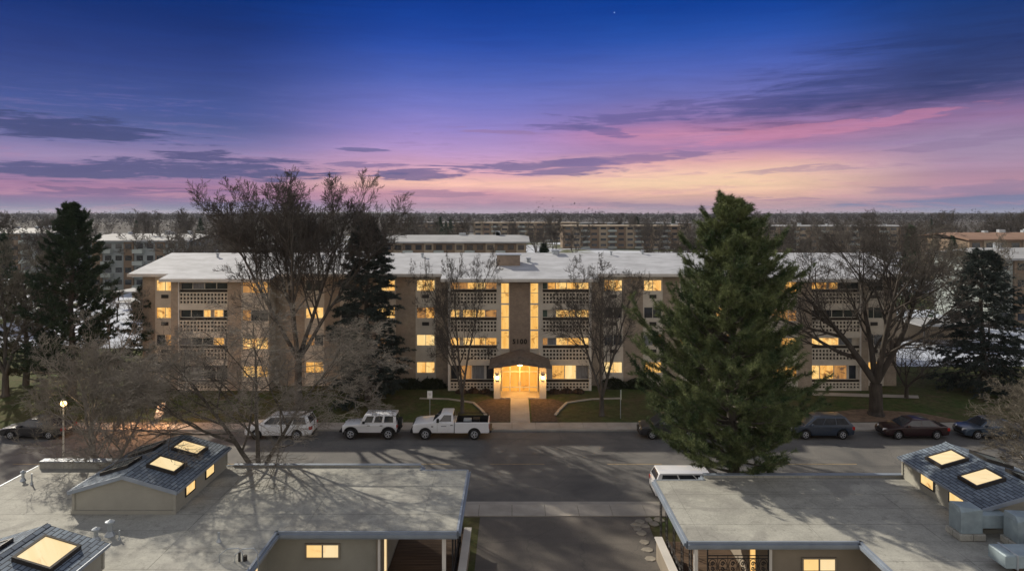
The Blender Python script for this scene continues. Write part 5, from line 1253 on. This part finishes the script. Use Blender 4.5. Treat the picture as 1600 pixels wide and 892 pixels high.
ZN = [(210,'left of the main building'),(420,'above the left end of the main roof'),(620,'above the left half of the main roof'),(820,'behind the chimney'),(1020,'above the right half of the main roof'),(1220,'behind the top of the big pine'),(1420,'behind the massive bare tree'),(9999,'at the right edge')]
def zone(px, D, kind):
    z_ = [t for p, t in ZN if px < p][0]; d_ = 'near' if D < 150 else ('middle distance' if D < 300 else 'far')
    base_ = {'bare': {'near':'tall bare tree just beyond, ','middle distance':'bare grey brown tree in the middle distance, ','far':'tiny bare tree far off near the horizon, '},
             'con': {'near':'dark evergreen just beyond, ','middle distance':'dark evergreen in the middle distance, ','far':'tiny dark evergreen far off near the horizon, '}}[kind][d_]
    return base_+z_, '%s %s trees %s' % (d_, 'bare' if kind == 'bare' else 'evergreen', z_)
spots = []
for i in range(250):
    D = 95*math.exp(rg.random()**.8*1.9); px = rg.uniform(-60, 1660); spots.append((px, D))
clear = [(120,300,95,150),(590,830,90,150),(1510,1660,90,160),(820,1100,90,200),(1545,1700,60,100)]
k = 0
for (px, D) in spots:
    if any(a < px < b_ and c < D < d for (a,b_,c,d) in clear): continue
    isc = rg.random() < .13; me = rg.choice(cons if isc else protos)
    o = link('evergreen_tree' if isc else 'bare_tree', me, None, (pxX(px,D), D, .4)); s = rg.uniform(.72,1.05); o.scale = (s*1.1,s*1.1,s); o.rotation_euler = (0,0,rg.uniform(0,6.28))
    tag(o, zone(px,D,'con' if isc else 'bare')[0], 'tree', zone(px,D,'con' if isc else 'bare')[1])
for (px, D, s, lb_) in ((765,140,.62,'round dark evergreen in front of the brick block behind the chimney'),(850,150,.78,'bushy evergreen beyond the main roof right of the chimney'),(683,330,1.0,'lone dark evergreen on the skyline left of centre'),(995,420,1.15,'dark evergreen breaking the skyline right of centre')):
    o = link('evergreen_tree', cons[0], None, (pxX(px,D), D, .4)); o.scale = (s*1.7,s*1.7,s); tag(o, lb_, 'tree')
# far wood as one mass
rgn = np.random.default_rng(77); nt = 9000
Dn = 560*np.exp(rgn.random(nt)**.7*2.2); Xn = rgn.uniform(-.9,.9,nt)*Dn; hn = rgn.uniform(9,17,nt)*(1+.28*(rgn.random(nt) < .14)*rgn.random(nt)*2)*(1+.13*np.sin(Xn/70+np.sin(Xn/31))+.10*np.sin(Xn/23+Dn/90)); gz = np.interp(Dn,[500,1500,6000],[.5,2.,12.])
q = 26; C = np.repeat(np.stack([Xn,Dn,gz],1),q,0); hr = np.repeat(hn,q); N = nt*q
th = rgn.random(N)*6.283; u = rgn.random(N)**.6; rad = hr*.38*np.sin(np.clip(u,0.05,1)*2.6)*rgn.random(N)**.4
P = C+np.stack([np.cos(th)*rad,np.sin(th)*rad,hr*(.1+.9*u)],1)
sz_ = np.clip(np.repeat(Dn,q)/1500,.5,1.6)[:,None]; d1 = rgn.normal(size=(N,3))*np.array([.8,.8,.4])*sz_; d2 = rgn.normal(size=(N,3))*np.array([.5,.5,1.3])*sz_
V = np.stack([P-d1,P+d2,P+d1],1).reshape(-1,3)
o = link('distant_woodland', fast_mesh('distant_woodland', V, np.arange(N*3).reshape(-1,3), 'farwood')); tag(o, 'grey brown mass of far trees stretching to the horizon', 'woodland', None, 'stuff')

# ------------------------------------------------------------------ haze
hz = MB().box(-7000,7000,-100,8800,-4,62).build('haze', None); hz['kind'] = 'stuff'
hm = bpy.data.materials.new('haze_air'); hm.use_nodes = True; t = hm.node_tree; t.nodes.clear()
pv = t.nodes.new('ShaderNodeVolumePrincipled'); pv.inputs['Density'].default_value = .00006; pv.inputs['Color'].default_value = (.70,.74,.86,1); pv.inputs['Anisotropy'].default_value = .2
ou = t.nodes.new('ShaderNodeOutputMaterial'); t.links.new(pv.outputs[0], ou.inputs['Volume']); hz.data.materials.append(hm)
tag(hz, 'thin evening haze over the far trees', 'haze')
